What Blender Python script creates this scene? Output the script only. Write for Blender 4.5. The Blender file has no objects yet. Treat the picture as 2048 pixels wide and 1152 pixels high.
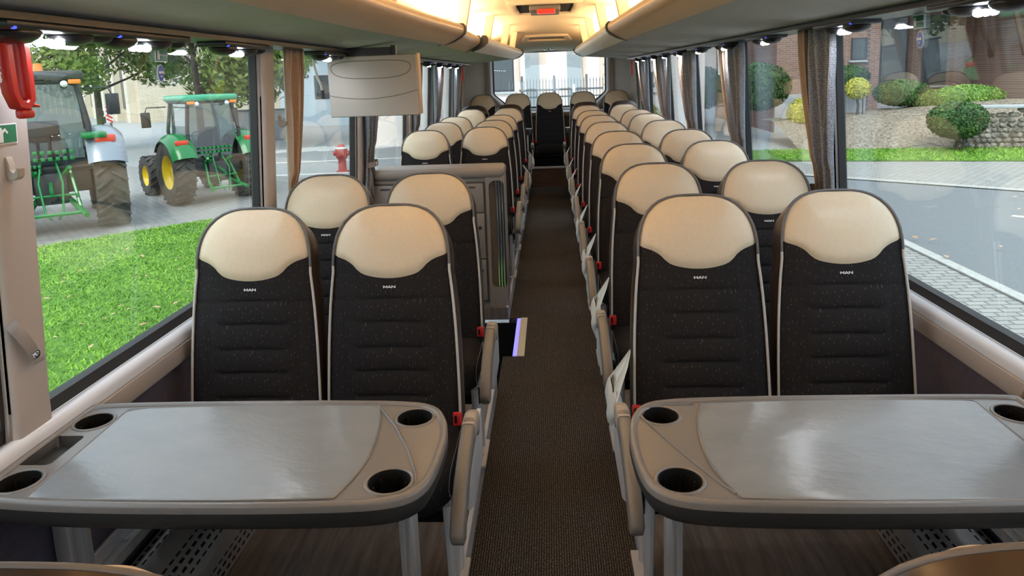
import bpy, bmesh, math, random
from mathutils import Vector, Matrix
random.seed(7)
SC = bpy.context.scene
COL = SC.collection
PI = math.pi
# ------------------------------------------------------------------ camera
F_PX, CX, CY = 1420.0, 1024.0, 384.0
EYE = 1.55
d = Vector(((1098 - CX) / F_PX, -(147 - CY) / F_PX, -1)).normalized()
a = Vector((1, .036, 0)); x = (a - d * a.dot(d)).normalized()
z = x.cross(d)
cam = bpy.data.cameras.new('camera')
cam.sensor_width = 36; cam.lens = 36 * F_PX / 2048
cam.shift_y = -(576 - CY) / 2048
cam.clip_start = .02; cam.clip_end = 500
cam_ob = bpy.data.objects.new('camera', cam); COL.objects.link(cam_ob)
cam_ob.matrix_world = Matrix.Translation((0, 0, EYE)) @ Matrix((x, d, z)).to_4x4()
SC.camera = cam_ob
# ------------------------------------------------------------------ world, exposure
SC.view_settings.view_transform = 'Standard'
SC.view_settings.look = 'None'
SC.view_settings.exposure = 0.0
SC.view_settings.gamma = 1.0
SC.view_settings.use_curve_mapping = False
w = bpy.data.worlds.new('sky'); SC.world = w; w.use_nodes = True
nt = w.node_tree; nt.nodes.clear()
bg = nt.nodes.new('ShaderNodeBackground'); out = nt.nodes.new('ShaderNodeOutputWorld')
tc = nt.nodes.new('ShaderNodeTexCoord'); sp = nt.nodes.new('ShaderNodeSeparateXYZ')
rp = nt.nodes.new('ShaderNodeValToRGB')
rp.color_ramp.elements[0].position = 0.0; rp.color_ramp.elements[0].color = (.86, .93, 1, 1)
rp.color_ramp.elements[1].position = .6; rp.color_ramp.elements[1].color = (.74, .87, 1, 1)
nt.links.new(tc.outputs['Generated'], sp.inputs[0]); nt.links.new(sp.outputs['Z'], rp.inputs[0])
nt.links.new(rp.outputs[0], bg.inputs['Color']); nt.links.new(bg.outputs[0], out.inputs[0])
bg.inputs['Strength'].default_value = 2.6
sun = bpy.data.lights.new('sun', 'SUN'); sun.energy = 3.0; sun.angle = .5; sun.color = (1, .95, .86)
so = bpy.data.objects.new('sun', sun); COL.objects.link(so); so.rotation_euler = (math.radians(42), math.radians(-8), 0)
SC.cycles.max_bounces = 10; SC.cycles.diffuse_bounces = 4; SC.cycles.glossy_bounces = 4
SC.cycles.transparent_max_bounces = 24; SC.cycles.sample_clamp_indirect = 4
SC.cycles.caustics_reflective = False; SC.cycles.caustics_refractive = False
WARM = (1, .68, .37)
def area(name, loc, rot, sx, sy, e, col):
    l = bpy.data.lights.new(name, 'AREA'); l.shape = 'RECTANGLE'; l.size = sx; l.size_y = sy; l.energy = e; l.color = col
    o = bpy.data.objects.new(name, l); COL.objects.link(o); o.location = loc; o.rotation_euler = rot
    return o
for sx, x0 in ((-1, -.80), (1, .74)):          # the warm lamps lying on the luggage racks, shining up at the ceiling
    for y0, ln in ((-.9, 2.4), (1.8, 2.6), (4.5, 2.6), (7.4, 2.8)):
        area('cove_lamp', (x0 + (.1 if sx < 0 else -.1) * (y0 > 4), y0, 1.90), (PI, math.radians(-12 * sx), 0), .10, ln, 38, WARM)
# ------------------------------------------------------------------ materials
def mat(name, col=(.5, .5, .5), rough=.5, metal=0., emit=None, es=0., spec=.5, coat=0.):
    m = bpy.data.materials.new(name); m.use_nodes = True
    b = m.node_tree.nodes['Principled BSDF']
    b.inputs['Base Color'].default_value = (*col, 1); b.inputs['Roughness'].default_value = rough
    b.inputs['Metallic'].default_value = metal; b.inputs['Specular IOR Level'].default_value = spec
    b.inputs['Coat Weight'].default_value = coat
    if emit: b.inputs['Emission Color'].default_value = (*emit, 1); b.inputs['Emission Strength'].default_value = es
    return m
class N:
    """small node helper"""
    def __init__(s, m): s.m = m; s.t = m.node_tree; s.b = s.t.nodes['Principled BSDF']
    def n(s, t, **k):
        q = s.t.nodes.new('ShaderNode' + t)
        for a_, v in k.items():
            if a_ in q.inputs and not hasattr(q, a_): q.inputs[a_].default_value = v
            else: setattr(q, a_, v)
        return q
    def l(s, o, i): s.t.links.new(o, i)
    def coord(s, sc=(1, 1, 1), kind='Object', rot=(0, 0, 0)):
        c = s.n('TexCoord'); mp = s.n('Mapping'); mp.inputs['Scale'].default_value = sc; mp.inputs['Rotation'].default_value = rot
        s.l(c.outputs[kind], mp.inputs[0]); return mp.outputs[0]
    def noise(s, v, scale, det=4, rough=.6):
        q = s.n('TexNoise'); q.inputs['Scale'].default_value = scale; q.inputs['Detail'].default_value = det; q.inputs['Roughness'].default_value = rough
        s.l(v, q.inputs['Vector']); return q.outputs['Fac']
    def ramp(s, f, stops):
        q = s.n('ValToRGB'); e = q.color_ramp.elements
        while len(e) < len(stops): e.new(.5)
        for k, (p, c) in enumerate(stops):
            e[k].position = p; e[k].color = (*c, 1) if len(c) == 3 else c
        s.l(f, q.inputs[0]); return q.outputs['Color']
    def bump(s, f, st=.3, dist=.01):
        q = s.n('Bump'); q.inputs['Strength'].default_value = st; q.inputs['Distance'].default_value = dist
        s.l(f, q.inputs['Height']); s.l(q.outputs[0], s.b.inputs['Normal'])
    def color(s, c): s.l(c, s.b.inputs['Base Color'])
def noisy(name, c1, c2, scale=8, rough=.6, bump=.1, sc=(1, 1, 1), metal=0., det=5, dist=.01, lo=.35, hi=.65, coat=0):
    m = mat(name, c1, rough, metal, coat=coat); n = N(m); v = n.coord(sc); f = n.noise(v, scale, det)
    n.color(n.ramp(f, [(lo, c1), (hi, c2)]))
    if bump: n.bump(f, bump, dist)
    return m
M = {}
# leather of the headrests
M['cream'] = noisy('cream_leather', (.66, .54, .385), (.69, .57, .415), 90, .42, .06, dist=.002)
# seat fabric: black with thin wavy threads and small pale flecks
m = mat('black_seat_fabric', (.012, .011, .012), .85, spec=.2); n = N(m); v = n.coord((1, 1, 1))
wv = n.n('TexWave', wave_type='BANDS', bands_direction='X'); wv.inputs['Scale'].default_value = 70; wv.inputs['Distortion'].default_value = 5.; wv.inputs['Detail'].default_value = 1; wv.inputs['Detail Scale'].default_value = .9
n.l(n.coord((1, .4, .35)), wv.inputs[0])
cw = n.ramp(wv.outputs['Fac'], [(.0, (.008, .0072, .008)), (.6, (.010, .009, .010)), (1., (.027, .025, .027))])
vo = n.n('TexVoronoi'); vo.inputs['Scale'].default_value = 1.0; vo.inputs['Randomness'].default_value = .8
vo.voronoi_dimensions = '2D'
c_ = n.n('TexCoord'); s_ = n.n('SeparateXYZ'); k_ = n.n('CombineXYZ'); z_ = n.n('Math', operation='SUBTRACT'); sx_ = n.n('Math', operation='MULTIPLY'); sx_.inputs[1].default_value = 62; sz_ = n.n('Math', operation='MULTIPLY'); sz_.inputs[1].default_value = 34
n.l(c_.outputs['Object'], s_.inputs[0]); n.l(s_.outputs['Z'], z_.inputs[0]); n.l(s_.outputs['Y'], z_.inputs[1]); n.l(s_.outputs['X'], sx_.inputs[0]); n.l(z_.outputs[0], sz_.inputs[0]); n.l(sx_.outputs[0], k_.inputs[0]); n.l(sz_.outputs[0], k_.inputs[1]); n.l(k_.outputs[0], vo.inputs['Vector'])
fl = n.ramp(vo.outputs['Distance'], [(.045, (1, 1, 1)), (.075, (0, 0, 0))])
mx = n.n('Mix', data_type='RGBA'); n.l(fl, mx.inputs['Factor']); n.l(cw, mx.inputs['A']); mx.inputs['B'].default_value = (.085, .076, .072, 1)
n.color(mx.outputs['Result']); n.bump(wv.outputs['Fac'], .12, .002)
M['fabric'] = m
M['black_leather'] = mat('black_leather', (.010, .009, .009), .42)
M['shell'] = mat('dark_brown_plastic', (.028, .018, .014), .32)
M['pipe_light'] = mat('pale_grey_piping', (.50, .47, .44), .5)
M['pipe_dark'] = mat('dark_grey_piping', (.10, .10, .11), .5)
M['badge'] = mat('white_embroidery', (.85, .85, .85), .5)
M['armgrey'] = noisy('grey_soft_plastic', (.165, .155, .145), (.19, .18, .165), 200, .45, .04, dist=.001)
M['armtop'] = mat('pale_grey_plastic_cap', (.40, .36, .32), .5)
M['frame'] = noisy('pale_blue_grey_paint', (.55, .57, .62), (.60, .62, .66), 6, .4, 0)
M['alu'] = noisy('brushed_aluminium', (.55, .56, .58), (.66, .67, .70), 30, .35, .05, (1, 1, .05), metal=.7, dist=.001)
M['red'] = mat('red_plastic', (.48, .018, .018), .38)
M['dark'] = mat('black_plastic', (.012, .012, .014), .35)
M['rubber'] = mat('black_rubber', (.015, .016, .018), .6)
M['black'] = mat('matt_black', (.004, .004, .004), .7, spec=.15)
M['beige'] = noisy('beige_grey_trim', (.42, .385, .37), (.45, .41, .395), 3, .5, 0)
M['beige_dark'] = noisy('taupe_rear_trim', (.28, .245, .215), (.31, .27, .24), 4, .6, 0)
M['tube'] = mat('glossy_pale_trim', (.80, .81, .86), .22)
M['upholstery'] = noisy('dark_violet_wall_carpet', (.058, .054, .088), (.075, .070, .108), 60, .9, .15, dist=.002)
M['table'] = noisy('grey_table_plastic', (.150, .146, .146), (.168, .163, .162), 260, .30, .05, dist=.0008)
m = mat('grey_table_inlay', (.20, .215, .225), .24); n = N(m); v = n.coord((1, 1.6, 1))
f1 = n.noise(v, 9, 8, .65); f2 = n.noise(n.coord((1, 1.3, 1), rot=(0, 0, .6)), 30, 5, .55)
n.color(n.ramp(f1, [(.3, (.185, .208, .228)), (.7, (.215, .238, .258))])); n.bump(f2, .16, .006)
M['inlay'] = m
M['edge'] = mat('dark_table_edge', (.020, .021, .022), .42)
M['rackgrey'] = noisy('grey_rack_fabric', (.52, .49, .475), (.555, .525, .51), 25, .85, .08, dist=.002)
M['rackbeige'] = noisy('satin_bronze_rack_front', (.50, .39, .29), (.53, .42, .31), 5, .34, 0, metal=.25)
M['rackwhite'] = noisy('satin_silver_rack_front', (.66, .65, .62), (.70, .69, .66), 5, .34, 0, metal=.05)
M['ceil'] = noisy('cream_ceiling_felt', (.70, .60, .46), (.73, .63, .49), 30, .9, .05, dist=.002)
M['strap'] = mat('cream_ceiling_strut', (.74, .62, .46), .5)
M['ledwhite'] = mat('white_led', (1, 1, 1), .3, emit=(.9, .95, 1), es=30)
M['ledblue'] = mat('blue_led', (.1, .1, 1), .3, emit=(.05, .08, 1), es=1.6)
M['ledred'] = mat('red_led', (1, .1, .1), .3, emit=(1, .05, .12), es=2)
M['ledviolet'] = mat('blue_step_light', (.3, .3, 1), .3, emit=(.18, .16, 1), es=1.6)
M['stepwhite'] = mat('cream_step_edging', (.8, .74, .55), .5)
M['galley'] = noisy('grey_galley_plastic', (.215, .20, .19), (.235, .22, .208), 100, .42, .04, dist=.001)
M['galleydark'] = mat('dark_joint', (.05, .048, .046), .6)
M['monitor'] = noisy('warm_grey_casing', (.40, .365, .34), (.415, .38, .355), 6, .5, 0)
M['monitor_side'] = mat('tan_casing_side', (.60, .46, .34), .4)
M['chrome'] = mat('chrome', (.8, .8, .8), .15, 1.)
M['bag'] = mat('white_bag_plastic', (.78, .77, .75), .35)
M['bag'].node_tree.nodes['Principled BSDF'].inputs['Subsurface Weight'].default_value = .2
M['green'] = mat('green_sign', (.01, .14, .075), .5)
M['blue'] = mat('blue_sign', (.02, .06, .42), .5)
M['white'] = mat('white_print', (.8, .8, .8), .5)
M['strapgrey'] = mat('grey_strap_fabric', (.22, .205, .215), .8)
# carpet of the aisle
m = mat('dark_brown_loop_carpet', (.03, .026, .022), .95, spec=.1); n = N(m)
nz = n.noise(n.coord((1, 1, 1)), 210, 4, .85)
wv = n.n('TexWave', wave_type='BANDS', bands_direction='X'); wv.inputs['Scale'].default_value = 38; wv.inputs['Distortion'].default_value = 2.5; wv.inputs['Detail'].default_value = 2; wv.inputs['Detail Scale'].default_value = 9
n.l(n.coord(), wv.inputs[0])
rr_ = n.n('MapRange'); rr_.inputs['To Min'].default_value = .78; n.l(wv.outputs['Fac'], rr_.inputs['Value'])
mm = n.n('Math', operation='MULTIPLY'); n.l(nz, mm.inputs[0]); n.l(rr_.outputs[0], mm.inputs[1])
n.color(n.ramp(mm.outputs[0], [(.34, (.008, .0075, .0072)), (.47, (.052, .048, .045)), (.62, (.40, .37, .33))]))
n.bump(mm.outputs[0], .8, .006)
M['carpet'] = m
m = mat('dark_wood_vinyl', (.06, .05, .045), .35); n = N(m)
f1 = n.noise(n.coord((14, 1.2, 1)), 3, 8, .7); n.color(n.ramp(f1, [(.3, (.06, .048, .042)), (.7, (.20, .17, .15))])); n.bump(f1, .1, .003)
M['vinyl'] = m
M['wood'] = noisy('dark_walnut', (.055, .028, .016), (.095, .05, .03), 4, .45, .05, (1, 1, 12))
# perforated heater cover
m = mat('perforated_grey_metal', (.25, .25, .25), .4, .3); n = N(m)
br = n.n('TexBrick'); br.offset = .5; br.inputs['Scale'].default_value = 1; br.inputs['Mortar Size'].default_value = .007; br.inputs['Mortar Smooth'].default_value = .1
br.inputs['Brick Width'].default_value = .036; br.inputs['Row Height'].default_value = .022
br.inputs['Color1'].default_value = (0, 0, 0, 1); br.inputs['Color2'].default_value = (0, 0, 0, 1); br.inputs['Mortar'].default_value = (1, 1, 1, 1)
cc = n.n('TexCoord'); s3 = n.n('SeparateXYZ'); c3 = n.n('CombineXYZ'); n.l(cc.outputs['UV'], br.inputs['Vector'])
n.l(cc.outputs['UV'], s3.inputs[0])
gt = n.n('MapRange'); n.l(s3.outputs['Y'], gt.inputs['Value'])
# bands of holes: the pattern shows where fract(v) falls in three bands
wvz = n.n('Math', operation='PINGPONG'); wvz.inputs[1].default_value = .066; n.l(s3.outputs['Y'], wvz.inputs[0])
g2 = n.n('Math', operation='LESS_THAN'); g2.inputs[1].default_value = .034; n.l(wvz.outputs[0], g2.inputs[0])
mx = n.n('Mix', data_type='RGBA'); n.l(g2.outputs[0], mx.inputs['Factor']); mx.inputs['A'].default_value = (1, 1, 1, 1); n.l(br.outputs['Color'], mx.inputs['B'])
m2 = n.n('Mix', data_type='RGBA'); n.l(mx.outputs['Result'], m2.inputs['Factor']); m2.inputs['A'].default_value = (.004, .004, .004, 1); m2.inputs['B'].default_value = (.42, .41, .41, 1)
n.color(m2.outputs['Result']); M['perf'] = m
# curtains
m = mat('grey_patterned_curtain', (.12, .12, .14), .8); n = N(m)
wv = n.n('TexWave', wave_type='BANDS', bands_direction='Z'); wv.inputs['Scale'].default_value = 36; wv.inputs['Distortion'].default_value = 8; wv.inputs['Detail'].default_value = 1; wv.inputs['Detail Scale'].default_value = 8
n.l(n.coord(), wv.inputs[0]); n.color(n.ramp(wv.outputs['Fac'], [(.35, (.12, .13, .155)), (.9, (.36, .38, .43))]))
M['curtain'] = m
M['lining'] = noisy('beige_curtain_lining', (.50, .375, .28), (.56, .42, .315), 60, .8, .1, dist=.002)
# window glass (both faces of a thin pane): clear, lightly tinted, mirror-like at grazing angles
def glassmat(name, tint, base=.055):
    m = bpy.data.materials.new(name); m.use_nodes = True; t = m.node_tree; t.nodes.clear()
    o = t.nodes.new('ShaderNodeOutputMaterial'); mxs = t.nodes.new('ShaderNodeMixShader')
    tr = t.nodes.new('ShaderNodeBsdfTransparent'); gl = t.nodes.new('ShaderNodeBsdfGlossy'); lw = t.nodes.new('ShaderNodeLayerWeight')
    tr.inputs[0].default_value = (*tint, 1); gl.inputs['Roughness'].default_value = 0; gl.inputs['Color'].default_value = (.95, .97, 1, 1)
    lw.inputs['Blend'].default_value = .5
    p = t.nodes.new('ShaderNodeMath'); p.operation = 'POWER'; p.inputs[1].default_value = 4.0
    q = t.nodes.new('ShaderNodeMath'); q.operation = 'MULTIPLY_ADD'; q.inputs[1].default_value = 1 - base; q.inputs[2].default_value = base
    t.links.new(lw.outputs['Facing'], p.inputs[0]); t.links.new(p.outputs[0], q.inputs[0]); t.links.new(q.outputs[0], mxs.inputs[0])
    t.links.new(tr.outputs[0], mxs.inputs[1]); t.links.new(gl.outputs[0], mxs.inputs[2]); t.links.new(mxs.outputs[0], o.inputs[0])
    return m
M['glass'] = glassmat('tinted_window_glass', (.93, .96, .955), .06)
M['cabglass'] = glassmat('vehicle_glass', (.42, .50, .48), .08)
# outdoors
def brick(name, c1, c2, mortar, sx, bw, rh, ms=.015, rough=.85, plane='XZ'):
    m = mat(name, c1, rough); n = N(m); c = n.n('TexCoord'); s = n.n('SeparateXYZ'); k = n.n('CombineXYZ'); n.l(c.outputs['Object'], s.inputs[0])
    n.l(s.outputs[plane[0]], k.inputs[0]); n.l(s.outputs[plane[1]], k.inputs[1])
    b = n.n('TexBrick'); b.inputs['Scale'].default_value = sx; b.inputs['Brick Width'].default_value = bw; b.inputs['Row Height'].default_value = rh; b.inputs['Mortar Size'].default_value = ms
    b.inputs['Color1'].default_value = (*c1, 1); b.inputs['Color2'].default_value = (*c2, 1); b.inputs['Mortar'].default_value = (*mortar, 1)
    n.l(k.outputs[0], b.inputs['Vector']); n.color(b.outputs['Color']); n.bump(b.outputs['Fac'], -.3, .01)
    return m
M['asphalt'] = noisy('worn_asphalt', (.155, .165, .17), (.22, .23, .235), 60, .9, .1, det=6)
M['street'] = noisy('pale_street_surface', (.30, .31, .31), (.36, .37, .365), 5, .85, .05)
M['paver'] = brick('pale_paving_stones', (.32, .31, .285), (.38, .37, .34), (.17, .165, .155), 1, .24, .13, .014, plane='XY')
M['paver_dark'] = brick('grey_paving_stones', (.27, .265, .26), (.33, .325, .31), (.17, .17, .165), 1, .22, .12, .012, plane='XY')
M['kerb'] = noisy('kerb_stone', (.42, .41, .38), (.5, .49, .46), 9, .85, .1)
M['whiteline'] = noisy('white_road_paint', (.62, .62, .6), (.75, .75, .73), 20, .7, 0)
M['grass'] = noisy('lawn_soil_and_moss', (.06, .15, .015), (.12, .26, .025), 7, .95, .3, det=8)
M['blade'] = noisy('grass_blades', (.13, .30, .022), (.27, .50, .05), 1.4, .7, 0)
M['leaf_litter'] = noisy('dry_leaves', (.42, .23, .11), (.62, .45, .30), 3, .8, 0)
M['brickwall'] = brick('red_brown_brick', (.23, .115, .085), (.32, .17, .125), (.34, .30, .26), 1, .27, .085, .011)
M['brickwall_y'] = brick('red_brown_brick_side', (.23, .115, .085), (.32, .17, .125), (.34, .30, .26), 1, .27, .085, .011, plane='YZ')
M['palebrick'] = brick('buff_brick', (.58, .50, .36), (.66, .58, .44), (.5, .44, .34), 1, .5, .16, .02)
M['buff'] = noisy('buff_render', (.62, .56, .44), (.68, .62, .5), 3, .8, 0)
M['rearwall'] = noisy('pale_pink_render', (.86, .78, .74), (.92, .85, .80), 2, .9, 0)
M['rearstone'] = mat('tan_stone_band', (.66, .52, .42), .85)
M['winglass'] = mat('dark_window_pane', (.06, .075, .085), .12)
M['winframe'] = mat('dark_window_frame', (.05, .05, .055), .5)
M['roofmetal'] = noisy('pale_metal_roof', (.42, .45, .47), (.6, .63, .65), 2, .4, 0, (12, 1, 1))
M['gravel'] = noisy('gravel_bank', (.13, .105, .075), (.40, .34, .26), 12, .95, .6, det=6, dist=.05)
M['concrete'] = noisy('grey_concrete', (.40, .42, .44), (.48, .5, .52), 4, .8, .05)
M['bark'] = noisy('tree_bark', (.06, .045, .03), (.13, .10, .07), 14, .9, .5, (1, 1, .3), dist=.03)
M['leaf'] = noisy('mid_green_leaves', (.07, .13, .018), (.22, .30, .055), .7, .6, 0)
M['leaf_dark'] = noisy('dark_green_leaves', (.018, .06, .014), (.07, .17, .03), 2.2, .6, 0)
M['leaf_bright'] = noisy('bright_green_leaves', (.10, .24, .03), (.25, .42, .07), 2, .6, 0)
M['leaf_yellow'] = noisy('yellow_green_leaves', (.34, .36, .04), (.62, .58, .08), 2.5, .6, 0)
M['jdgreen'] = mat('green_paint', (.012, .19, .045), .28, coat=.3)
M['mint'] = mat('pale_green_roof_paint', (.05, .36, .20), .3)
M['yellow'] = mat('yellow_paint', (.80, .58, .02), .35)
M['tyre'] = noisy('tyre_rubber', (.045, .042, .038), (.085, .078, .066), 8, .85, .1)
M['silver'] = mat('silver_fender_paint', (.27, .30, .34), .3, .3)
M['machine'] = mat('dark_machine_grey', (.035, .035, .036), .5)
M['orange'] = mat('orange_lens', (.9, .25, .03), .25)
M['tail'] = mat('red_lens', (.70, .06, .03), .25)
M['hydrant'] = mat('faded_red_paint', (.42, .06, .05), .5)
M['iron'] = mat('dark_iron', (.10, .11, .12), .5)
M['timber'] = mat('brown_timber', (.16, .085, .05), .7)
M['cyanbox'] = mat('pale_blue_render', (.52, .62, .70), .8)
# ------------------------------------------------------------------ mesh helpers
class MB:
    def __init__(s): s.bm = bmesh.new(); s.uv = None
    def box(s, c, size, rot=None, bevel=0, seg=2, taper=None):
        r = bmesh.ops.create_cube(s.bm, size=1); vs = r['verts']
        mtx = Matrix.Translation(c) @ (rot.to_4x4() if rot is not None else Matrix.Identity(4)) @ Matrix.Diagonal((*size, 1))
        if taper:
            for v_ in vs:
                if v_.co.z > 0: v_.co.x *= taper[0]; v_.co.y *= taper[1]
        bmesh.ops.transform(s.bm, matrix=mtx, verts=vs)
        if bevel:
            es = list({e for v_ in vs for e in v_.link_edges})
            bmesh.ops.bevel(s.bm, geom=es, offset=bevel, segments=seg, profile=.5, affect='EDGES')
        return s
    def b2(s, x0, x1, y0, y1, z0, z1, bevel=0, seg=2):
        return s.box(((x0 + x1) / 2, (y0 + y1) / 2, (z0 + z1) / 2), (abs(x1 - x0), abs(y1 - y0), abs(z1 - z0)), bevel=bevel, seg=seg)
    def cyl(s, p0, p1, r0, r1=None, n=16, caps=True):
        p0 = Vector(p0); p1 = Vector(p1); r1 = r0 if r1 is None else r1; ax = p1 - p0
        q = ax.to_track_quat('Z', 'Y').to_matrix().to_4x4()
        bmesh.ops.create_cone(s.bm, cap_ends=caps, segments=n, radius1=max(r0, 1e-4), radius2=max(r1, 1e-4), depth=ax.length, matrix=Matrix.Translation((p0 + p1) / 2) @ q)
        return s
    def ball(s, c, r, u=16, v=10, rot=None):
        r = (r, r, r) if isinstance(r, (int, float)) else r
        bmesh.ops.create_uvsphere(s.bm, u_segments=u, v_segments=v, radius=1, matrix=Matrix.Translation(c) @ (rot.to_4x4() if rot is not None else Matrix.Identity(4)) @ Matrix.Diagonal((*r, 1)))
        return s
    def grid(s, f, nu, nv, cu=False, flip=False):
        g = [[s.bm.verts.new(f(i / nu, j / nv)) for j in range(nv + 1)] for i in range(nu + (0 if cu else 1))]
        for i in range(nu):
            for j in range(nv):
                i2 = (i + 1) % len(g)
                q = [g[i][j], g[i2][j], g[i2][j + 1], g[i][j + 1]]
                if flip: q.reverse()
                try: s.bm.faces.new(q)
                except ValueError: pass
        return g
    def rings(s, rs, closed=True, cap0=False, cap1=False):
        gs = [[s.bm.verts.new(p) for p in r] for r in rs]; k = len(gs[0])
        for a_, b_ in zip(gs, gs[1:]):
            for i in range(k if closed else k - 1):
                s.bm.faces.new((a_[i], a_[(i + 1) % k], b_[(i + 1) % k], b_[i]))
        if cap0: s.bm.faces.new(list(reversed(gs[0])))
        if cap1: s.bm.faces.new(gs[-1])
        return gs
    def prism(s, poly, vec):
        vec = Vector(vec); p = [Vector(q) for q in poly]
        s.rings([p, [q + vec for q in p]], True, True, True); return s
    def tube(s, pts, r, n=8, closed=False):
        pts = [Vector(p) for p in pts]; k = len(pts); rs = []
        up = Vector((0, 0, 1)); prev = None
        for i, p in enumerate(pts):
            t = (pts[(i + 1) % k] - pts[i - 1]) if closed else (pts[min(i + 1, k - 1)] - pts[max(i - 1, 0)])
            t.normalize()
            if prev is None: u = t.orthogonal().normalized()
            else: u = (prev - t * prev.dot(t)).normalized()
            prev = u; v_ = t.cross(u); rr = r[i] if isinstance(r, (list, tuple)) else r
            rs.append([p + (u * math.cos(2 * PI * j / n) + v_ * math.sin(2 * PI * j / n)) * rr for j in range(n)])
        if closed: rs.append(rs[0])
        s.rings(rs, True, not closed, not closed); return s
    def lathe(s, prof, c, n=32, axis='Z'):
        def f(u, v):
            i = v * (len(prof) - 1); r, h = prof[min(int(round(i)), len(prof) - 1)]; an = 2 * PI * u
            p = {'Z': (r * math.cos(an), r * math.sin(an), h), 'X': (h, r * math.cos(an), r * math.sin(an)), 'Y': (r * math.sin(an), h, r * math.cos(an))}[axis]
            return Vector(p) + Vector(c)
        s.grid(f, n, len(prof) - 1, cu=True); return s
    def move(s, v): bmesh.ops.translate(s.bm, vec=v, verts=s.bm.verts); return s
    def xf(s, m_): bmesh.ops.transform(s.bm, matrix=m_, verts=s.bm.verts); return s
def mesh_obj(name, me, material, parent=None, smooth=35):
    if material is not None: me.materials.append(material)
    if smooth:
        me.polygons.foreach_set('use_smooth', [True] * len(me.polygons)); me.set_sharp_from_angle(angle=math.radians(smooth))
    o = bpy.data.objects.new(name, me); COL.objects.link(o)
    if parent is not None: o.parent = parent
    return o
def build(name, mb, material, parent=None, smooth=35, world=True):
    """link the collected shapes as one object; shapes are given in world space unless world=False"""
    bm = mb.bm; bmesh.ops.remove_doubles(bm, verts=bm.verts, dist=1e-5); bmesh.ops.recalc_face_normals(bm, faces=bm.faces)
    if parent is not None and world:
        p = parent; off = Vector((0, 0, 0))
        while p is not None: off += p.location; p = p.parent
        bmesh.ops.translate(bm, vec=-off, verts=bm.verts)
    me = bpy.data.meshes.new(name); bm.to_mesh(me); bm.free()
    return mesh_obj(name, me, material, parent, smooth)
def tag(o, label=None, cat=None, group=None, kind=None):
    if label: o['label'] = label
    if cat: o['category'] = cat
    if group: o['group'] = group
    if kind: o['kind'] = kind
    return o
def thing(name, label, cat, loc=(0, 0, 0), group=None, rotz=0):
    o = bpy.data.objects.new(name, None); COL.objects.link(o); o.empty_display_size = .05
    o.location = loc; o.rotation_euler = (0, 0, rotz); return tag(o, label, cat, group)
def struct(name, mb, material, parent=None, smooth=35):
    return tag(build(name, mb, material, parent, smooth), kind='structure')
def kids(o): return [c for c in bpy.data.objects if c.parent == o]
def copy_tree(o, parent=None):
    c = o.copy(); COL.objects.link(c); c.parent = parent
    for ch in kids(o): copy_tree(ch, c)
    return c
def dup(o, loc, label, rotz=None, group=None):
    c = copy_tree(o); c.location = loc; c['label'] = label
    if rotz is not None: c.rotation_euler = (0, 0, rotz)
    if group: c['group'] = group
    return c
def text_mesh(name, body, size, material, parent, mtx, bold=0., extrude=.0006, align='CENTER'):
    cu = bpy.data.curves.new(name, 'FONT'); cu.body = body; cu.size = size; cu.extrude = extrude; cu.offset = bold
    cu.align_x = align; cu.align_y = 'CENTER'
    t = bpy.data.objects.new(name, cu); me = bpy.data.meshes.new_from_object(t); bpy.data.objects.remove(t)
    me.transform(mtx); me.materials.clear()
    return mesh_obj(name, me, material, parent, 0)
RX90 = Matrix.Rotation(PI / 2, 4, 'X')
def rz(a_): return Matrix.Rotation(a_, 3, 'Z')
def rx(a_): return Matrix.Rotation(a_, 3, 'X')
def ry(a_): return Matrix.Rotation(a_, 3, 'Y')
def lerp(a_, b_, t): return a_ + (b_ - a_) * t
def interp(x_, pts):
    if x_ <= pts[0][0]: return pts[0][1]
    for (x0, y0), (x1, y1) in zip(pts, pts[1:]):
        if x_ <= x1: return lerp(y0, y1, (x_ - x0) / (x1 - x0))
    return pts[-1][1]
# ------------------------------------------------------------------ shell of the coach
YF, YR = -2.6, 10.85           # front and rear
def XL(zz): return -1.12 - .067 * (1.68 - zz)    # inner face of left pillars
def XR(zz): return 1.10 + .067 * (1.68 - zz)
def XI(s, zz): return XL(zz) if s < 0 else XR(zz)
HOLE = (-.27, -1.3, 3.50, 4.33)
# floors
mb = MB(); A0, A1 = -.300, .250
mb.b2(A0, A1, YF, 3.755, -.03, 0); mb.b2(-.222, A1, 3.755, 4.385, -.03, 0); mb.b2(A0, A1, 4.385, 9.75, -.03, 0)
struct('floor', mb, M['carpet'])
mb = MB(); mb.b2(-1.24, A0, YF, 3.30, .0, .08); mb.b2(-1.24, A0, 4.36, 9.75, 0, .08); mb.b2(-1.24, 1.2, 9.75, YR, 0, .19)
struct('floor', mb, M['vinyl'])
mb = MB(); mb.b2(A1, 1.2, YF, 9.75, .0, .08)
struct('floor', mb, M['vinyl'])
mb = MB(); mb.b2(A0 - .012, A0 + .003, YF, 3.3, .0, .084); mb.b2(A0 - .012, A0 + .003, 4.36, 9.74, .0, .084); struct('trim_1', mb, M['frame'])
mb = MB(); mb.b2(A1 - .003, A1 + .012, YF, 9.74, .0, .084); struct('trim_2', mb, M['frame'])
mb = MB(); mb.b2(A0, A1, 9.735, 9.75, 0, .255); struct('trim_3', mb, M['wood'])
mb = MB(); mb.b2(A0, A1, 9.72, 9.77, .255, .285, bevel=.006); struct('trim_4', mb, M['beige'])
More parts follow.
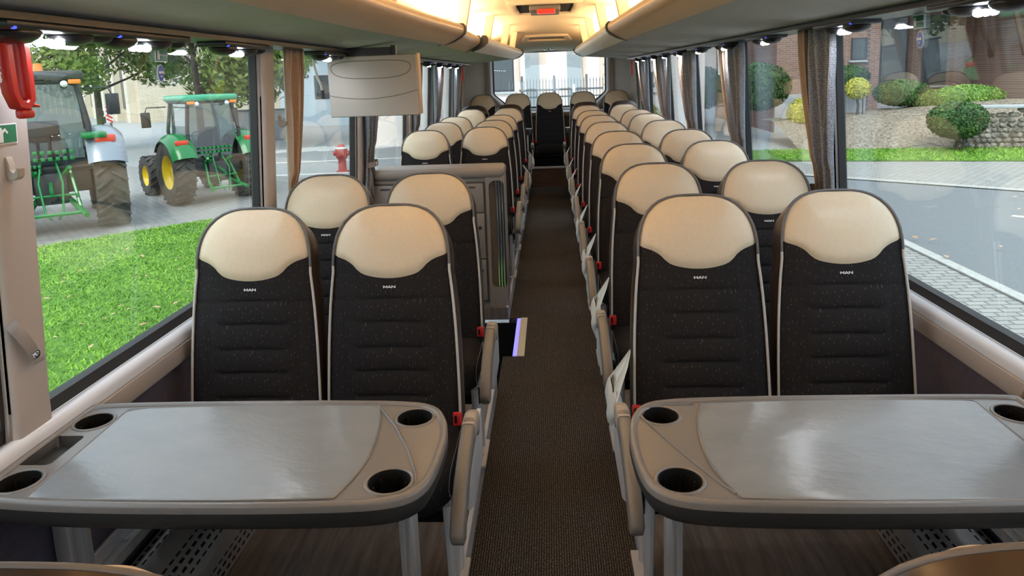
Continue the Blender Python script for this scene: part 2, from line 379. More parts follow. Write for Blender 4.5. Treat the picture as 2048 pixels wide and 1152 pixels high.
# stairwell of the rear door: dark steps going down behind the second row
mb = MB()
mb.b2(-1.24, -.60, 3.30, 4.36, -.90, -.85); mb.b2(-.62, -.40, 3.30, 4.36, -.6, -.55); mb.b2(-.42, -.225, 3.76, 4.36, -.32, -.28)
mb.b2(-1.24, -.30, 3.28, 3.31, -.9, 0); mb.b2(-1.24, -.22, 4.36, 4.385, -.9, -.03); mb.b2(-.232, -.222, 3.76, 4.38, -.9, -.03)
struct('stairs', mb, M['black'])
mb = MB(); mb.b2(-.222, -.180, 3.75, 4.38, -.02, .004); struct('trim_5', mb, M['stepwhite'])
t = build('step_light', MB().b2(-.245, -.222, 3.76, 4.37, -.012, .003), M['ledviolet']); tag(t, 'glowing blue strip light along edge of dark stairwell opening', 'light')
# walls
def wall(s):
    nm = 'left' if s < 0 else 'right'
    xi = XI(s, .8)
    o = -.03 if s < 0 else .03
    mb = MB(); mb.b2(xi + o, xi + 3 * o, YF, YR, .0, .73); struct('wall_' + nm, mb, M['upholstery'])
    # ledge under the windows
    zt = .0 if s < 0 else -.0
    p = [(xi + 2.5 * o, .715), (xi - .3 * o, .70), (xi - .5 * o, .715), (xi - .45 * o, .755), (xi - .1 * o, .765), (xi + 2.5 * o, .765)]
    mb = MB(); mb.prism([(q[0], YF, q[1]) for q in p], (0, YR - YF, 0)); struct('trim_6' if s < 0 else 'trim_7', mb, M['beige'])
    mb = MB()
    pr = []
    for k in range(13):
        an = PI * k / 12
        pr.append((xi + o * (.45 + .65 * math.cos(an)) if False else xi + .012 * (1 if s < 0 else -1) * math.cos(an) * 1.9 + o * .35, .778 + .022 * math.sin(an)))
    pr += [(pr[-1][0], .762), (pr[0][0], .762)]
    mb.prism([(q[0], YF, q[1]) for q in pr], (0, YR - YF, 0)); struct('trim_8' if s < 0 else 'trim_9', mb, M['tube'])
    # wall above the windows, behind the lamps
    mb = MB(); x1 = XI(s, 1.70); mb.b2(x1 + o * .5, x1 + 3 * o, YF, YR, 1.70, 2.0); struct('wall_' + nm, mb, M['beige'])
    return xi
for s in (-1, 1): wall(s)
PILL = {-1: [(-2.6, -2.45), (-.62, -.45), (1.385, 1.50), (2.79, 2.91), (4.22, 4.40), (5.80, 5.98), (7.0, 7.18), (8.5, 8.68)],
        1: [(-2.6, -2.45), (-.45, -.28), (1.30, 1.46), (2.93, 3.10), (4.30, 4.46), (5.68, 5.84), (6.95, 7.1), (8.35, 8.5)]}
REAREND = 9.55
wn = 0
for s in (-1, 1):
    nm = 'left' if s < 0 else 'right'; sg = -1 if s < 0 else 1
    for k, (y0, y1) in enumerate(PILL[s]):
        mb = MB()
        def sec(zz, w0=0.):
            xi = XI(s, zz); r = .018
            ps = [(xi + sg * .055, y0 - w0), (xi + sg * .012, y0 - w0)]
            for q in range(5): an = PI / 2 * q / 4; ps.append((xi + sg * (.018 - .018 * math.sin(an)), y0 - w0 + r - r * math.cos(an)))
            for q in range(5): an = PI / 2 * q / 4; ps.append((xi + sg * (.018 - .018 * math.cos(an)), y1 + w0 - r + r * math.sin(an)))
            ps += [(xi + sg * .055, y1 + w0)]
            return [(a_, b_, zz) for a_, b_ in ps]
        zs = [.765, .80, .86, 1.2, 1.5, 1.71]; ws = [.006, .003, 0, 0, 0, .004]
        mb.rings([sec(a_, b_) for a_, b_ in zip(zs, ws)], True, True, True)
        struct('wall_' + nm, mb, M['beige'])
    ends = PILL[s] + [(REAREND, 0)]
    for k in range(len(ends) - 1):
        ya, yb = ends[k][1], ends[k + 1][0]; wn += 1
        zb_, zt_ = .80, 1.72
        def pane(z0, z1, y0, y1, off, th):
            return [[(XI(s, zz) + sg * (off + q * th), yy, zz) for yy, zz in ((y0, z0), (y1, z0), (y1, z1), (y0, z1))] for q in (0, 1)]
        mb = MB(); r_ = pane(zb_, zt_, ya - .02, yb + .02, .040, .006); mb.rings(r_, True, True, True)
        g = struct('window_%d' % wn, mb, M['glass'], smooth=0)
        mb = MB()                                # black rubber seal round the pane
        for (z0, z1, y0, y1) in ((.795, .828, ya, yb), (1.69, 1.73, ya, yb), (.80, 1.72, ya - .002, ya + .010), (.80, 1.72, yb - .012, yb + .002)):
            mb.rings(pane(z0, z1, y0, y1, .027, .030), True, True, True)
        build('window_seal', mb, M['rubber'], g)
# slanted rear corner panels
for s in (-1, 1):
    xi = XI(s, 1.2); sg = -1 if s < 0 else 1
    mb = MB(); p = [(XI(s, 1.0) + sg * .10, 9.52), (XI(s, 1.0), 9.55), (XI(s, 1.0) + sg * .005, 10.40), (sg * .95, YR - .01), (sg * 1.3, YR - .01)]
    mb.prism([(q[0], q[1], .72) for q in p], (0, 0, 1.3)); struct('wall_' + ('left' if s < 0 else 'right'), mb, M['beige_dark'])
# rear wall with the rounded window opening
def rwin(g=0):
    pts = []
    hw, zt_, zb_ = .865 + g, 1.90 + g, 1.04 - g
    def arc(cx, cz, r, a0, a1, k=6): return [(cx + r * math.cos(lerp(a0, a1, i / k)), cz + r * math.sin(lerp(a0, a1, i / k))) for i in range(k + 1)]
    pts += arc(hw - .05, zt_ - .05, .05, 0, PI / 2); pts += arc(-hw + .05, zt_ - .05, .05, PI / 2, PI)
    pts += [(-hw, 1.35)] + arc(-hw + .10, 1.30, .10, PI, PI * 1.2, 3) + arc(-hw + .28, zb_ + .08, .09, PI * 1.22, PI * 1.5, 4)
    pts += arc(hw - .28, zb_ + .08, .09, PI * 1.5, PI * 1.78, 4) + arc(hw - .10, 1.30, .10, PI * 1.8, PI * 2, 3) + [(hw, 1.35)]
    return pts
mb = MB(); inn = rwin(); k = len(inn)
outr = []
for (px, pz) in inn:
    dx, dz = px, pz - 1.4; sc_ = min(1.3 / abs(dx) if dx else 9e9, (.72 / dz if dz > 0 else 1.25 / -dz) if dz else 9e9); outr.append((dx * sc_, 1.4 + dz * sc_))
mb.rings([[(p[0], YR, p[1]) for p in outr], [(p[0], YR, p[1]) for p in inn], [(p[0], YR + .08, p[1]) for p in inn], [(p[0], YR + .08, p[1]) for p in outr]])
struct('wall_rear', mb, M['beige'])
mb = MB(); i2 = rwin(-.02)
mb.rings([[(p[0], YR - .012, p[1]) for p in rwin(.05)], [(p[0], YR - .03, p[1]) for p in rwin(.02)], [(p[0], YR - .008, p[1]) for p in inn], [(p[0], YR + .04, p[1]) for p in i2]])
struct('trim_10', mb, M['tube'])
mb = MB(); mb.rings([[(p[0], YR + .05, p[1]) for p in inn], [(p[0], YR + .056, p[1]) for p in inn]], True, True, True); g = struct('window_20', mb, M['glass'], smooth=0)
mb = MB(); mb.tube([(p[0], YR + .03, p[1]) for p in i2], .012, 6, True); build('window_seal', mb, M['rubber'], g)
mb = MB(); mb.b2(-1.0, 1.0, 10.32, YR, .93, 1.0, bevel=.02); struct('trim_11', mb, M['beige'])
mb = MB(); mb.b2(-1.05, 1.05, 10.40, YR, .19, .93); struct('wall_rear', mb, M['beige_dark'])
mb = MB(); mb.b2(-1.16, 1.13, 9.84, 10.05, .19, .39); struct('wall_rear', mb, M['black'])  # plinth of the rear bench, black for the shade under the cushions
# front wall and windscreen behind the camera
mb = MB(); mb.b2(-1.25, 1.22, YF - .06, YF, 0, .8); mb.b2(-1.25, 1.22, YF - .06, YF, 1.85, 2.1); struct('wall_front', mb, M['beige'])
mb = MB(); mb.b2(-1.2, 1.18, YF - .04, YF - .03, .8, 1.85); struct('window_21', mb, M['glass'], smooth=0)
# ceiling: arched, coming down to the rear window
def cz(xx, yy):
    t = abs(xx + .01) / 1.12
    base = 2.10 - .02 * (t / .4) ** 2 if t < .4 else 2.08 - .17 * ((t - .4) / .6) ** 1.6
    drop = interp(yy, [(8.0, 0), (8.6, .01), (8.8, .03), (9.5, .165), (9.8, .19), (10.87, .215)])
    return base - drop * (1 if t < .6 else max(0.3, 1 - (t - .6)))
mb = MB()
mb.grid(lambda u, v: (lerp(-1.15, 1.13, u), lerp(YF, YR + .02, v), cz(lerp(-1.15, 1.13, u), lerp(YF, YR + .02, v))), 28, 96)
mb.grid(lambda u, v: (lerp(-1.15, 1.13, u), lerp(YF, YR + .02, v), cz(lerp(-1.15, 1.13, u), lerp(YF, YR + .02, v)) + .04), 28, 96)
struct('ceiling', mb, M['ceil'], smooth=60)
# ------------------------------------------------------------------ luggage racks
XB = {-1: [(0, -.76), (1.5, -.75), (2.6, -.735), (3.5, -.69), (4.4, -.614), (6, -.60), (9.3, -.442)],
      1: [(0, .60), (1.5, .58), (2.4, .555), (3.5, .525), (4.7, .495), (6, .485), (9.3, .445)]}
def rack_sec(s, y, part, inset=0.):
    xb = interp(y, XB[s]) + (.0 if s > 0 else 0); sg = -1 if s < 0 else 1; xo = XI(s, 1.70) - sg * .005
    xb += sg * inset
    if part == 'bottom': return [(xo, y, 1.700), (xb + sg * .01, y, 1.748), (xb + sg * .02, y, 1.765), (xo, y, 1.72)]
    if part == 'front':
        pr = [(.0, 1.745), (.045, 1.765), (.085, 1.788), (.108, 1.808), (.115, 1.828), (.112, 1.848), (.100, 1.860), (.090, 1.862), (.088, 1.848), (.06, 1.80), (.0, 1.765)]
        return [(xb - sg * q[0], y, q[1]) for q in pr]
    if part == 'shelf': return [(xo, y, 1.715), (xb - sg * .01, y, 1.765), (xb - sg * .085, y, 1.84), (xb - sg * .06, y, 1.855), (xb + sg * .06, y, 1.86), (xo, y, 1.86)]
def rack(s, y0, y1, mfront, label, inset=0.):
    t = thing('luggage_rack', label, 'luggage rack', (XI(s, 1.7), (y0 + y1) / 2, 1.7), 'overhead luggage racks')
    ny = max(2, int((y1 - y0) / .4)); ys = [lerp(y0, y1, i / ny) for i in range(ny + 1)]
    for part, mt, nmn in (('bottom', M['rackgrey'], 'bottom_panel'), ('front', mfront, 'front_panel'), ('shelf', M['ceil'], 'shelf')):
        mb = MB(); mb.rings([rack_sec(s, y, part, inset) for y in ys], True, True, True); build(nmn, mb, mt, t, 50)
    for y, q in ((y0, 0), (y1, 1)):
        mb = MB(); sg = -1 if s < 0 else 1; xb = interp(y, XB[s]) + sg * inset
        pr = [(-.01, 1.740), (.047, 1.758), (.09, 1.782), (.115, 1.805), (.123, 1.828), (.119, 1.852), (.104, 1.868), (.07, 1.868), (.07, 1.80), (.0, 1.762)]
        mb.prism([(xb - sg * a_ * 1.03, y - .018, b_) for a_, b_ in pr], (0, .036, 0)); build('end_strip', mb, M['dark'], t)
    return t
rack(-1, -2.5, .9, M['rackbeige'], 'grey luggage rack above the camera on the left side')
rack(-1, .93, 4.38, M['rackbeige'], 'wide bronze-fronted grey luggage rack above the left front windows')
rack(-1, 4.41, 5.75, M['rackbeige'], 'short bronze-fronted luggage rack set back above the galley, left side', .05)
rack(-1, 5.78, 9.3, M['rackwhite'], 'silver-fronted luggage rack on the left, nearest the rear window')
rack(1, -2.5, .9, M['rackbeige'], 'grey luggage rack above the camera on the right side')
rack(1, .93, 4.70, M['rackbeige'], 'bronze-fronted grey luggage rack above the right front windows')
rack(1, 4.73, 9.3, M['rackwhite'], 'silver-fronted luggage rack on the right, nearest the rear window')
# struts between rack and ceiling
for s, ys in ((-1, (3.1, 4.9, 6.5, 7.9, 8.8)), (1, (2.9, 4.5, 5.9, 7.3, 8.3))):
    sg = s
    for i, y in enumerate(ys):
        xb = interp(y, XB[s]) - sg * .075 + (-.02 if s < 0 else .02)
        mb = MB(); zt_ = cz(xb - sg * .0, y) + .005
        mb.rings([[(xb + dx, y - .055, 1.85), (xb + dx, y + .055, 1.85)] + [(xb + dx + sg * .02, y + .055, 1.85), (xb + dx + sg * .02, y - .055, 1.85)] if False else
                  [(xb - sg * .0, y - .042, zz), (xb - sg * .0, y + .042, zz), (xb + sg * .07, y + .042, zz), (xb + sg * .07, y - .042, zz)] for dx, zz in ((0, 1.85), (0, (1.85 + zt_) / 2), (0, zt_))], True, True, True)
        o = build('ceiling_strut', mb, M['strap'], smooth=0)
        # lean towards the middle of the aisle
        for v_ in o.data.vertices:
            f_ = (v_.co.z - 1.85) / .25; v_.co.x -= sg * .05 * f_
        side = 'left' if s < 0 else 'right'
        ordn = ('nearest the camera', 'second from the camera', 'third from the camera', 'fourth from the camera', 'nearest the rear window')[i]
        tag(o, 'warmly lit cream strut between %s luggage rack and ceiling, %s' % (side, ordn), 'strut', 'cream struts from racks to ceiling')
# roof hatch
t = thing('roof_hatch', 'rectangular roof hatch with red emergency panel in bright ceiling', 'roof hatch', (-.02, 5.9, 2.08))
mb = MB()
for q in ((-.30, .26, 5.38, 5.46), (-.30, .26, 6.32, 6.40), (-.30, -.24, 5.44, 6.34), (.20, .26, 5.44, 6.34)): mb.b2(*q, 2.060, 2.10, bevel=.008)
build('frame', mb, M['ceil'], t)
build('shade_sheet', MB().b2(-.245, .205, 5.45, 6.33, 2.074, 2.078), M['black'], t)  # black sheet stands for the shade inside the hatch opening
build('cover_panel', MB().b2(-.14, .10, 5.60, 6.10, 2.030, 2.074, bevel=.012), M['armgrey'], t)
build('emergency_handle', MB().b2(-.08, .06, 5.56, 5.82, 2.018, 2.036, bevel=.006), mat('glowing_red_plastic', (.9, .04, .02), .4, emit=(1, .05, .02), es=.6), t)  # faint red glow set in the handle's material, no lamp inside
# rear ceiling intake with lettering
y0 = 9.13; zc0 = cz(0, y0)
t = thing('ceiling_vent', 'beige trapezoid ceiling vent with lettering above the rear seats', 'vent', (-.02, y0, zc0 - .02))
sl = math.atan2(cz(0, 9.4) - cz(0, 8.9), .5)
def onceil(bm_): return bm_.xf(Matrix.Translation((-.02, y0, zc0 - .004)) @ rx(sl).to_4x4())
mb = MB()
fr = [(-.33, .13), (.33, .13), (.27, -.14), (-.27, -.14)]; fi = [(-.245, .10), (.245, .10), (.21, -.085), (-.21, -.085)]
mb.rings([[(p[0], p[1], .004) for p in fr], [(p[0] * .96, p[1] * .92, -.022) for p in fr], [(p[0], p[1], -.024) for p in fi], [(p[0] * .97, p[1] * .9, .0) for p in fi]])
build('frame', onceil(mb), M['strap'], t)
mb = MB(); mb.prism([(p[0], p[1], -.002) for p in fi], (0, 0, .004)); build('grille', onceil(mb), mat('vent_grille', (.30, .25, .20), .8), t)
text_mesh('lettering', 'M A N', .075, mat('vent_letters', (.12, .09, .07), .6), t, rx(sl).to_4x4() @ Matrix.Translation((0, .0, .010)) @ Matrix.Rotation(PI, 4, 'X') @ Matrix.Rotation(0, 4, 'Z') @ Matrix.Scale(1, 4), .002, .001)
yl = 10.25
t = thing('ceiling_light', 'small round chrome downlight in ceiling above the rear window', 'light', (0, yl, cz(0, yl)))
build('rim', MB().lathe([(.035, -.01), (.055, -.022), (.066, -.012), (.068, .004)], (0, yl, cz(0, yl)), 24), M['chrome'], t)
build('bulb', MB().ball((0, yl, cz(0, yl) - .006), (.036, .036, .014)), mat('white_bulb', (1, 1, 1), .3, emit=(1, .98, .95), es=9), t)
# ------------------------------------------------------------------ reading-lamp units along the window tops
def service_unit(s):
    t = thing('reading_light_unit', 'black reading light unit', 'reading light', (0, 0, 0), 'reading light units under the racks')
    sg = s
    mb = MB(); mb.box((0, 0, 0), (.10, .36, .022), bevel=.008); mb.ball((0, -.10, -.014), (.042, .060, .022)); mb.ball((0, .07, -.014), (.042, .055, .020))
    mb.ball((.012, .155, -.010), (.030, .024, .016))
    build('housing', mb, M['dark'], t, world=False)
    for yy in (-.035, -.008, .019):
        build('lamp', MB().ball((sg * -.004, yy * 1.1, -.030), (.013, .011, .009), 10, 6), M['ledwhite'], t, world=False)
    build('indicator', MB().ball((sg * -.044, -.16, -.008), (.006, .008, .004), 10, 6), M['ledblue'], t, world=False)
    return t
ORD = ['first', 'second', 'third', 'fourth', 'fifth', 'sixth', 'seventh', 'eighth', 'ninth', 'tenth', 'eleventh', 'twelfth']
for s in (-1, 1):
    u0 = None; side = 'left' if s < 0 else 'right'
    ys = (1.50, 1.84, 2.42, 3.42, 4.2, 4.95, 5.65, 6.35, 7.05, 7.7, 8.3) if s < 0 else (1.30, 1.80, 2.62, 3.55, 4.35, 5.1, 5.85, 6.6, 7.3, 8.0, 8.6)
    for i, y in enumerate(ys):
        loc = (XI(s, 1.69) - s * .055, y, 1.682 + (.004 if s > 0 else 0))
        lb = 'black reading light unit with white lamps under the %s rack, %s from the camera' % (side, ORD[i])
        area('reading_lamp', (loc[0], y - .008, 1.650), (0, math.radians(-14 * s), 0), .03, .06, 1.6, (.90, .94, 1))
        if u0 is None: u0 = service_unit(s); u0.location = loc; u0['label'] = lb
        else: dup(u0, loc, lb)
    mb = MB(); x0 = XI(s, 1.69); mb.b2(x0 - s * .115, x0 + s * .02, YF, 9.0, 1.688, 1.702); struct('trim_12' if s < 0 else 'trim_13', mb, M['dark'])
# ------------------------------------------------------------------ coach seats
ZT = 1.160
def wd(zz):
    if zz > .97: return .177 * max(0., 1 - ((zz - .97) / (ZT - .97)) ** 3) ** (1 / 3)
    return .177 + .026 * (1 - math.exp(-(.97 - zz) / .20))
def SY(u, zz):
    y = (zz - .55) * .178 + .030 * max(abs(u) ** 3, min(1, max(0, (zz - .97) / (ZT - .97))) ** 6) - .012
    if zz > .98: y += .05 * ((zz - .98) / .19) ** 2.5
    return y
SEAMS = (.89, .82, .745, .675, .60, .53)
def zb(u):
    t = abs(u)
    if t < .45: return .955 + .012 * (t / .45) ** 2
    q = min(1, (t - .45) / .45); return .967 + .046 * (1 - (1 - q) ** 1.7) * (.35 + .65 * min(1, q * 2.2)) + max(0, t - .9) * .08
def build_back(t):
    mb = MB()
    def f(u, v):
        uu = u * 2 - 1; z1 = zb(uu); zz = .38 + (z1 - .38) * v; y = SY(uu, zz)
        for k, zc_ in enumerate(SEAMS):
            lim = 1.1 if k == 0 else .62
            ms = 1 if k == 0 else max(0, min(1, (lim - abs(uu)) / .12))
            y += .0055 * math.exp(-((zz - zc_ - .004 * math.cos(uu * 3)) / .0042) ** 2) * ms
        for k in range(len(SEAMS) - 1):
            if SEAMS[k + 1] < zz < SEAMS[k]: y -= .0035 * math.sin(PI * (zz - SEAMS[k + 1]) / (SEAMS[k] - SEAMS[k + 1])) * max(0, min(1, (.7 - abs(uu)) / .2))
        y += .006 * math.exp(-((abs(uu) - .70 - .25 * max(0, zz - .7)) / .03) ** 2) * (1 if zz < .88 else 0)
        return (uu * wd(zz), y, zz)
    mb.grid(f, 28, 110); build('back_cushion', mb, M['fabric'], t, 60, False)
    mb = MB()
    def g(u, v):
        uu = u * 2 - 1; z1 = zb(uu); q = 1 - (1 - v) ** 2; zz = z1 + (ZT - .001 - z1) * q
        e = min(1, (1 - abs(uu)) / .12) * min(1, v / .06 + .0) * 1.0
        return (uu * wd(zz), SY(uu, zz) - .009 * (e ** .5), zz)
    mb.grid(g, 28, 26); build('headrest', mb, M['cream'], t, 70, False)
    # outline of one side, bottom to top
    zz = [.36 + (.97 - .36) * i / 12 for i in range(13)] + [.97 + (ZT - .97) * math.sin(PI / 2 * i) ** (2 / 3) for i in (.02, .05, .10, .18, .27, .37, .47, .58, .69, .80, .89, .96)]
    side = [Vector((wd(q), q)) for q in zz]
    nrm = []
    for i, p in enumerate(side):
        a_ = side[max(0, i - 1)]; b_ = side[min(len(side) - 1, i + 1)]; tt = (b_ - a_).normalized(); nrm.append(Vector((tt.y, -tt.x)))
    nrm[-1] = Vector((.35, .94)).normalized()
    def ring(o, yo, zmin=0):
        L = [(p + n_ * o) for p, n_ in zip(side, nrm)]
        ys_ = [SY(1, q) + yo for q in zz]
        top = (0, SY(1, ZT) + yo, ZT + o)
        def sk(q): return q - max(0, q - .80) * .95 * max(0, yo) ** .9 - max(0, q - 1.0) * 2.2 * max(0, yo)
        r_ = [(-p.x, y, p.y) for p, y in zip(L, ys_)] + [top] + [(p.x, y, p.y) for p, y in reversed(list(zip(L, ys_)))]
        return [(q[0], q[1], sk(q[2])) for q in r_]
    mb = MB()
    rs = [ring(-.001, .002), ring(.004, -.001), ring(.007, .008), ring(.010, .035), ring(.009, .068), ring(-.002, .092), ring(-.035, .104)]
    gs = mb.rings(rs, False); last = gs[-1]; k = len(last)
    for i in range(k // 2 - 1): mb.bm.faces.new((last[i], last[i + 1], last[k - 2 - i], last[k - 1 - i]))
    mb.bm.faces.new((last[k // 2 - 1], last[k // 2], last[k // 2 + 1]))
    build('back_shell', mb, M['shell'], t, 50, False)
    r0 = ring(.003, -.006); h = [p for p in r0]
    for sg in (0, 1):
        pts = h[:14] if sg == 0 else h[-14:]
        mb = MB(); mb.tube(pts, .0042, 8); build('piping', mb, M['pipe_light'], t, 60, False)
    mb = MB(); mb.tube(h[13:-13], .0042, 8); build('headrest_piping', mb, M['pipe_dark'], t, 60, False)
    mb = MB(); h_, w_, th = .0075, .0095, .0024          # three block capitals M A N
    def stroke(x0, z0, x1, z1): mb.prism([(x0 - th / 2, -.0012, z0), (x0 + th / 2, -.0012, z0), (x1 + th / 2, -.0012, z1), (x1 - th / 2, -.0012, z1)], (0, .0014, 0))
    for lx, st in ((-.0125, ((0, 0, 0, 1), (1, 0, 1, 1), (0, 1, .5, .25), (.5, .25, 1, 1))), (0., ((0, 0, .5, 1), (.5, 1, 1, 0))), (.0125, ((0, 0, 0, 1), (1, 0, 1, 1), (0, 1, 1, 0)))):
        for a_, b_, c_2, d_2 in st: stroke(lx + (a_ - .5) * w_, (b_ - .5) * h_, lx + (c_2 - .5) * w_, (d_2 - .5) * h_)
    mb.b2(-.003, .003, -.0012, .0002, -.0024, -.0008)
    mb.xf(Matrix.Translation((0, SY(0, .930) - .003, .930)) @ Matrix.Rotation(math.atan(-.178), 4, 'X')); build('logo', mb, M['badge'], t, 0, False)
def build_cushion(t, buckle_side=1):
    mb = MB()
    def f(u, v):            # u around the section front-to-back, v across
        vv = v * 2 - 1; ang = u
        prof = [(.03, .565), (-.08, .563), (-.17, .568), (-.25, .574), (-.305, .570), (-.333, .550), (-.343, .520), (-.338, .485), (-.318, .460), (-.27, .450), (-.15, .45), (.03, .455)]
        i = ang * (len(prof) - 1); k = min(int(i), len(prof) - 2); q = i - k
        y = lerp(prof[k][0], prof[k + 1][0], q); zz = lerp(prof[k][1], prof[k + 1][1], q) - .050
        e = abs(vv) ** 6; zc_ = .45; yc_ = -.10; fy = .96 - .26 * min(1, max(0, (-y - .12) / .16))
        return (vv * .203, lerp(y, yc_ + (y - yc_) * fy, e), lerp(zz, zc_ + (zz - zc_) * .72, e))
    g = mb.grid(f, 33, 20)
    mb.bm.faces.new([g[i][0] for i in range(len(g))]); mb.bm.faces.new([g[i][-1] for i in reversed(range(len(g)))])
    build('seat_cushion', mb, M['fabric'], t, 50, False)
    for sg in (-1, 1):
        mb = MB(); mb.tube([(sg * .200, y, z_) for y, z_ in ((0, .492), (-.10, .490), (-.18, .494), (-.235, .490), (-.260, .476), (-.268, .46), (-.262, .440), (-.245, .428))], .004, 8)
        build('cushion_piping', mb, M['pipe_light'], t, 60, False)
    mb = MB(); mb.b2(-.19, .19, -.24, .03, .375, .402, bevel=.01); build('seat_pan', mb, M['shell'], t, 35, False)
    for bs in (buckle_side if isinstance(buckle_side, tuple) else (buckle_side,)):
        if bs: build_buckle(t, bs)
def build_buckle(t, buckle_side):
    b = build('seatbelt_buckle', MB().box((buckle_side * .205, -.060, .558), (.027, .016, .038), rot=rx(-.15), bevel=.004), M['red'], t, 35, False)
    build('button', MB().box((buckle_side * .205 - .005, -.069, .560), (.007, .006, .022), rot=rx(-.15), bevel=.002), M['black'], b, 35, False)
    build('buckle_stalk', MB().tube([(buckle_side * .205, -.0, .50), (buckle_side * .206, -.04, .53), (buckle_side * .205, -.058, .555)], .008), M['dark'], t, 60, False)
def build_aisle(t, s):       # armrest and leg frame on the aisle side; s is the side in local x
    X = s * .262
    path = [(-.150, .605), (-.19, .634), (-.245, .640), (-.33, .625), (-.43, .592), (-.495, .556), (-.525, .522)]
    def section(y, z_, tx, tz, dirv):
        w_, h_ = .018, .030; u_ = Vector((0, dirv[0], dirv[1])).normalized(); n_ = Vector((0, -u_.z, u_.y)); c = Vector((X, y, z_)); r_ = []
        for k in range(16):
            an = 2 * PI * k / 16; cx_ = math.copysign(abs(math.cos(an)) ** .45, math.cos(an)) * w_ * tx; cz_ = math.copysign(abs(math.sin(an)) ** .45, math.sin(an)) * h_ * tz
            r_.append(c + Vector((cx_, 0, 0)) + n_ * cz_)
        return r_
    mb = MB(); rs = []
    for i, (y, z_) in enumerate(path):
        p0 = path[max(0, i - 1)]; p1 = path[min(len(path) - 1, i + 1)]
        rs.append(section(y, z_ - .02, 1, 1, (p1[0] - p0[0], p1[1] - p0[1])))
    rs = [section(-.143, .580, .8, .6, (-.1, .06))] + rs + [section(-.534, .492, .8, .6, (-.1, -.1))]
    mb.rings(rs, True, True, True); ar = build('armrest', mb, M['armgrey'], t, 45, False)
    mb = MB(); mb.rings([section(y, z_ - .018, 1.05, 1.02, dv) for y, z_, dv in ((-.160, .620, (-.1, .05)), (-.20, .634, (-.1, .02)), (-.262, .637, (-.1, -.01)))], True, True, True)
    build('armrest_cap', mb, M['armtop'], ar, 45, False)
    mb = MB(); mb.prism([(X - s * .004, y, z_) for y, z_ in ((-.02, .42), (-.26, .41), (-.34, .45), (-.34, .51), (-.20, .56), (-.02, .57))], (s * .012, 0, 0)); build('side_panel', mb, M['frame'], t, 35, False)
    # leg: pressed frame standing on the floor edge
    xl = s * .196
    mb = MB(); mb.prism([(xl, y, z_) for y, z_ in ((-.02, .41), (-.25, .41), (-.20, .085), (-.08, .085), (-.05, .25))], (-s * .012, 0, 0))
    mb.tube([(xl - s * .004, -.245, .405), (xl - s * .004, -.225, .26), (xl - s * .004, -.20, .09)], .014); mb.tube([(xl - s * .004, -.03, .405), (xl - s * .004, -.05, .26), (xl - s * .004, -.09, .09)], .014)
    mb.b2(xl - .03, xl + .025, -.24, -.04, .081, .093, bevel=.003); mb.ball((xl + s * .004, -.17, .10), .010, 10, 6)
    build('leg', mb, M['frame'], t, 35, False)
    mb = MB(); mb.b2(-.21, .21, -.22, -.17, .33, .378, bevel=.006); mb.b2(-.21, .21, -.08, -.03, .33, .378, bevel=.006); build('cross_beam', mb, M['black'], t, 35, False)
def seat_template(s, label, foot=True):
    t = thing('coach_seat', label, 'seat', (0, 0, 0), 'cream and black coach seats'); build_back(t)
    build_cushion(t, s if foot else (-1, 1))
    if s: build_aisle(t, s)
    elif foot:
        mb = MB(); mb.b2(-.212, .212, -.22, -.17, .33, .378, bevel=.006); mb.b2(-.212, .212, -.08, -.03, .33, .378, bevel=.006); build('cross_beam', mb, M['black'], t, 35, False)
    for ch in kids(t):                    # meshes were drawn on the aisle floor datum, the seat's foot is .08 above it
        ch.data.transform(Matrix.Translation((0, 0, -.08)))
        for g2_ in kids(ch): g2_.data.transform(Matrix.Translation((0, 0, -.08)))
    return t
LX, LXo, RXi, RXo = -.500, -.930, .437, .874
seats = []
TL = seat_template(1, ''); TR = seat_template(-1, ''); TN = seat_template(0, ''); TB = seat_template(0, '', False)
used = {id(TL): False, id(TR): False, id(TN): False, id(TB): False}
def place(T, x_, y_, label, rot=0, z_=.08, sc=1.):
    o = place_(T, x_, y_, label, rot, z_); o.scale.z = sc; return o
def place_(T, x_, y_, label, rot=0, z_=.08):
    if not used[id(T)]:
        used[id(T)] = True; T.location = (x_, y_, z_); T.rotation_euler = (0, 0, rot); T['label'] = label; return T
    return dup(T, (x_, y_, z_), label, rot)
DY = .115
RI = [2.15, 2.94, 3.77, 4.62, 5.52, 6.42, 7.25, 8.42]; RO = [2.17, 2.93, 3.82, 4.60, 5.52, 6.40, 7.15, 8.42]
for i in range(8):
    pos = 'right-hand side, %s row behind the table' % ORD[i]
    place(TR, RXi, RI[i] - DY, 'aisle seat with cream headrest, ' + pos)
    place(TN, RXo, RO[i] - DY, 'window seat with cream headrest, ' + pos)
LI = [2.115, 2.83, 5.37, 6.19, 6.98, 8.40]; LO = [2.11, 2.86, 5.22, 6.09, 6.90, 8.33]
lpos = ['left-hand side, directly behind the table', 'left-hand side, between front pair and grey galley cabinet', 'left-hand side, first row behind the galley cabinet', 'left-hand side, second row behind the galley cabinet', 'left-hand side, third row behind the galley cabinet', 'left-hand side, fourth row behind the galley, dark shell behind it']
for i in range(6):
    place(TL, LX, LI[i] - DY, 'aisle seat with cream headrest, ' + lpos[i])
    place(TN, LXo, LO[i] - DY, 'window seat with cream headrest, ' + lpos[i])
for (T, x_, lb) in ((TR, LX, 'rear-facing aisle seat on the left near the back, dark shell showing'), (TN, LXo, 'rear-facing window seat on the left near the back, dark shell showing'),
                    (TL, RXi, 'rear-facing aisle seat on the right near the back, dark shell showing'), (TN, RXo + .02, 'rear-facing window seat on the right near the back, dark shell showing')):
    place(T, x_, 8.88, lb, PI, .11)
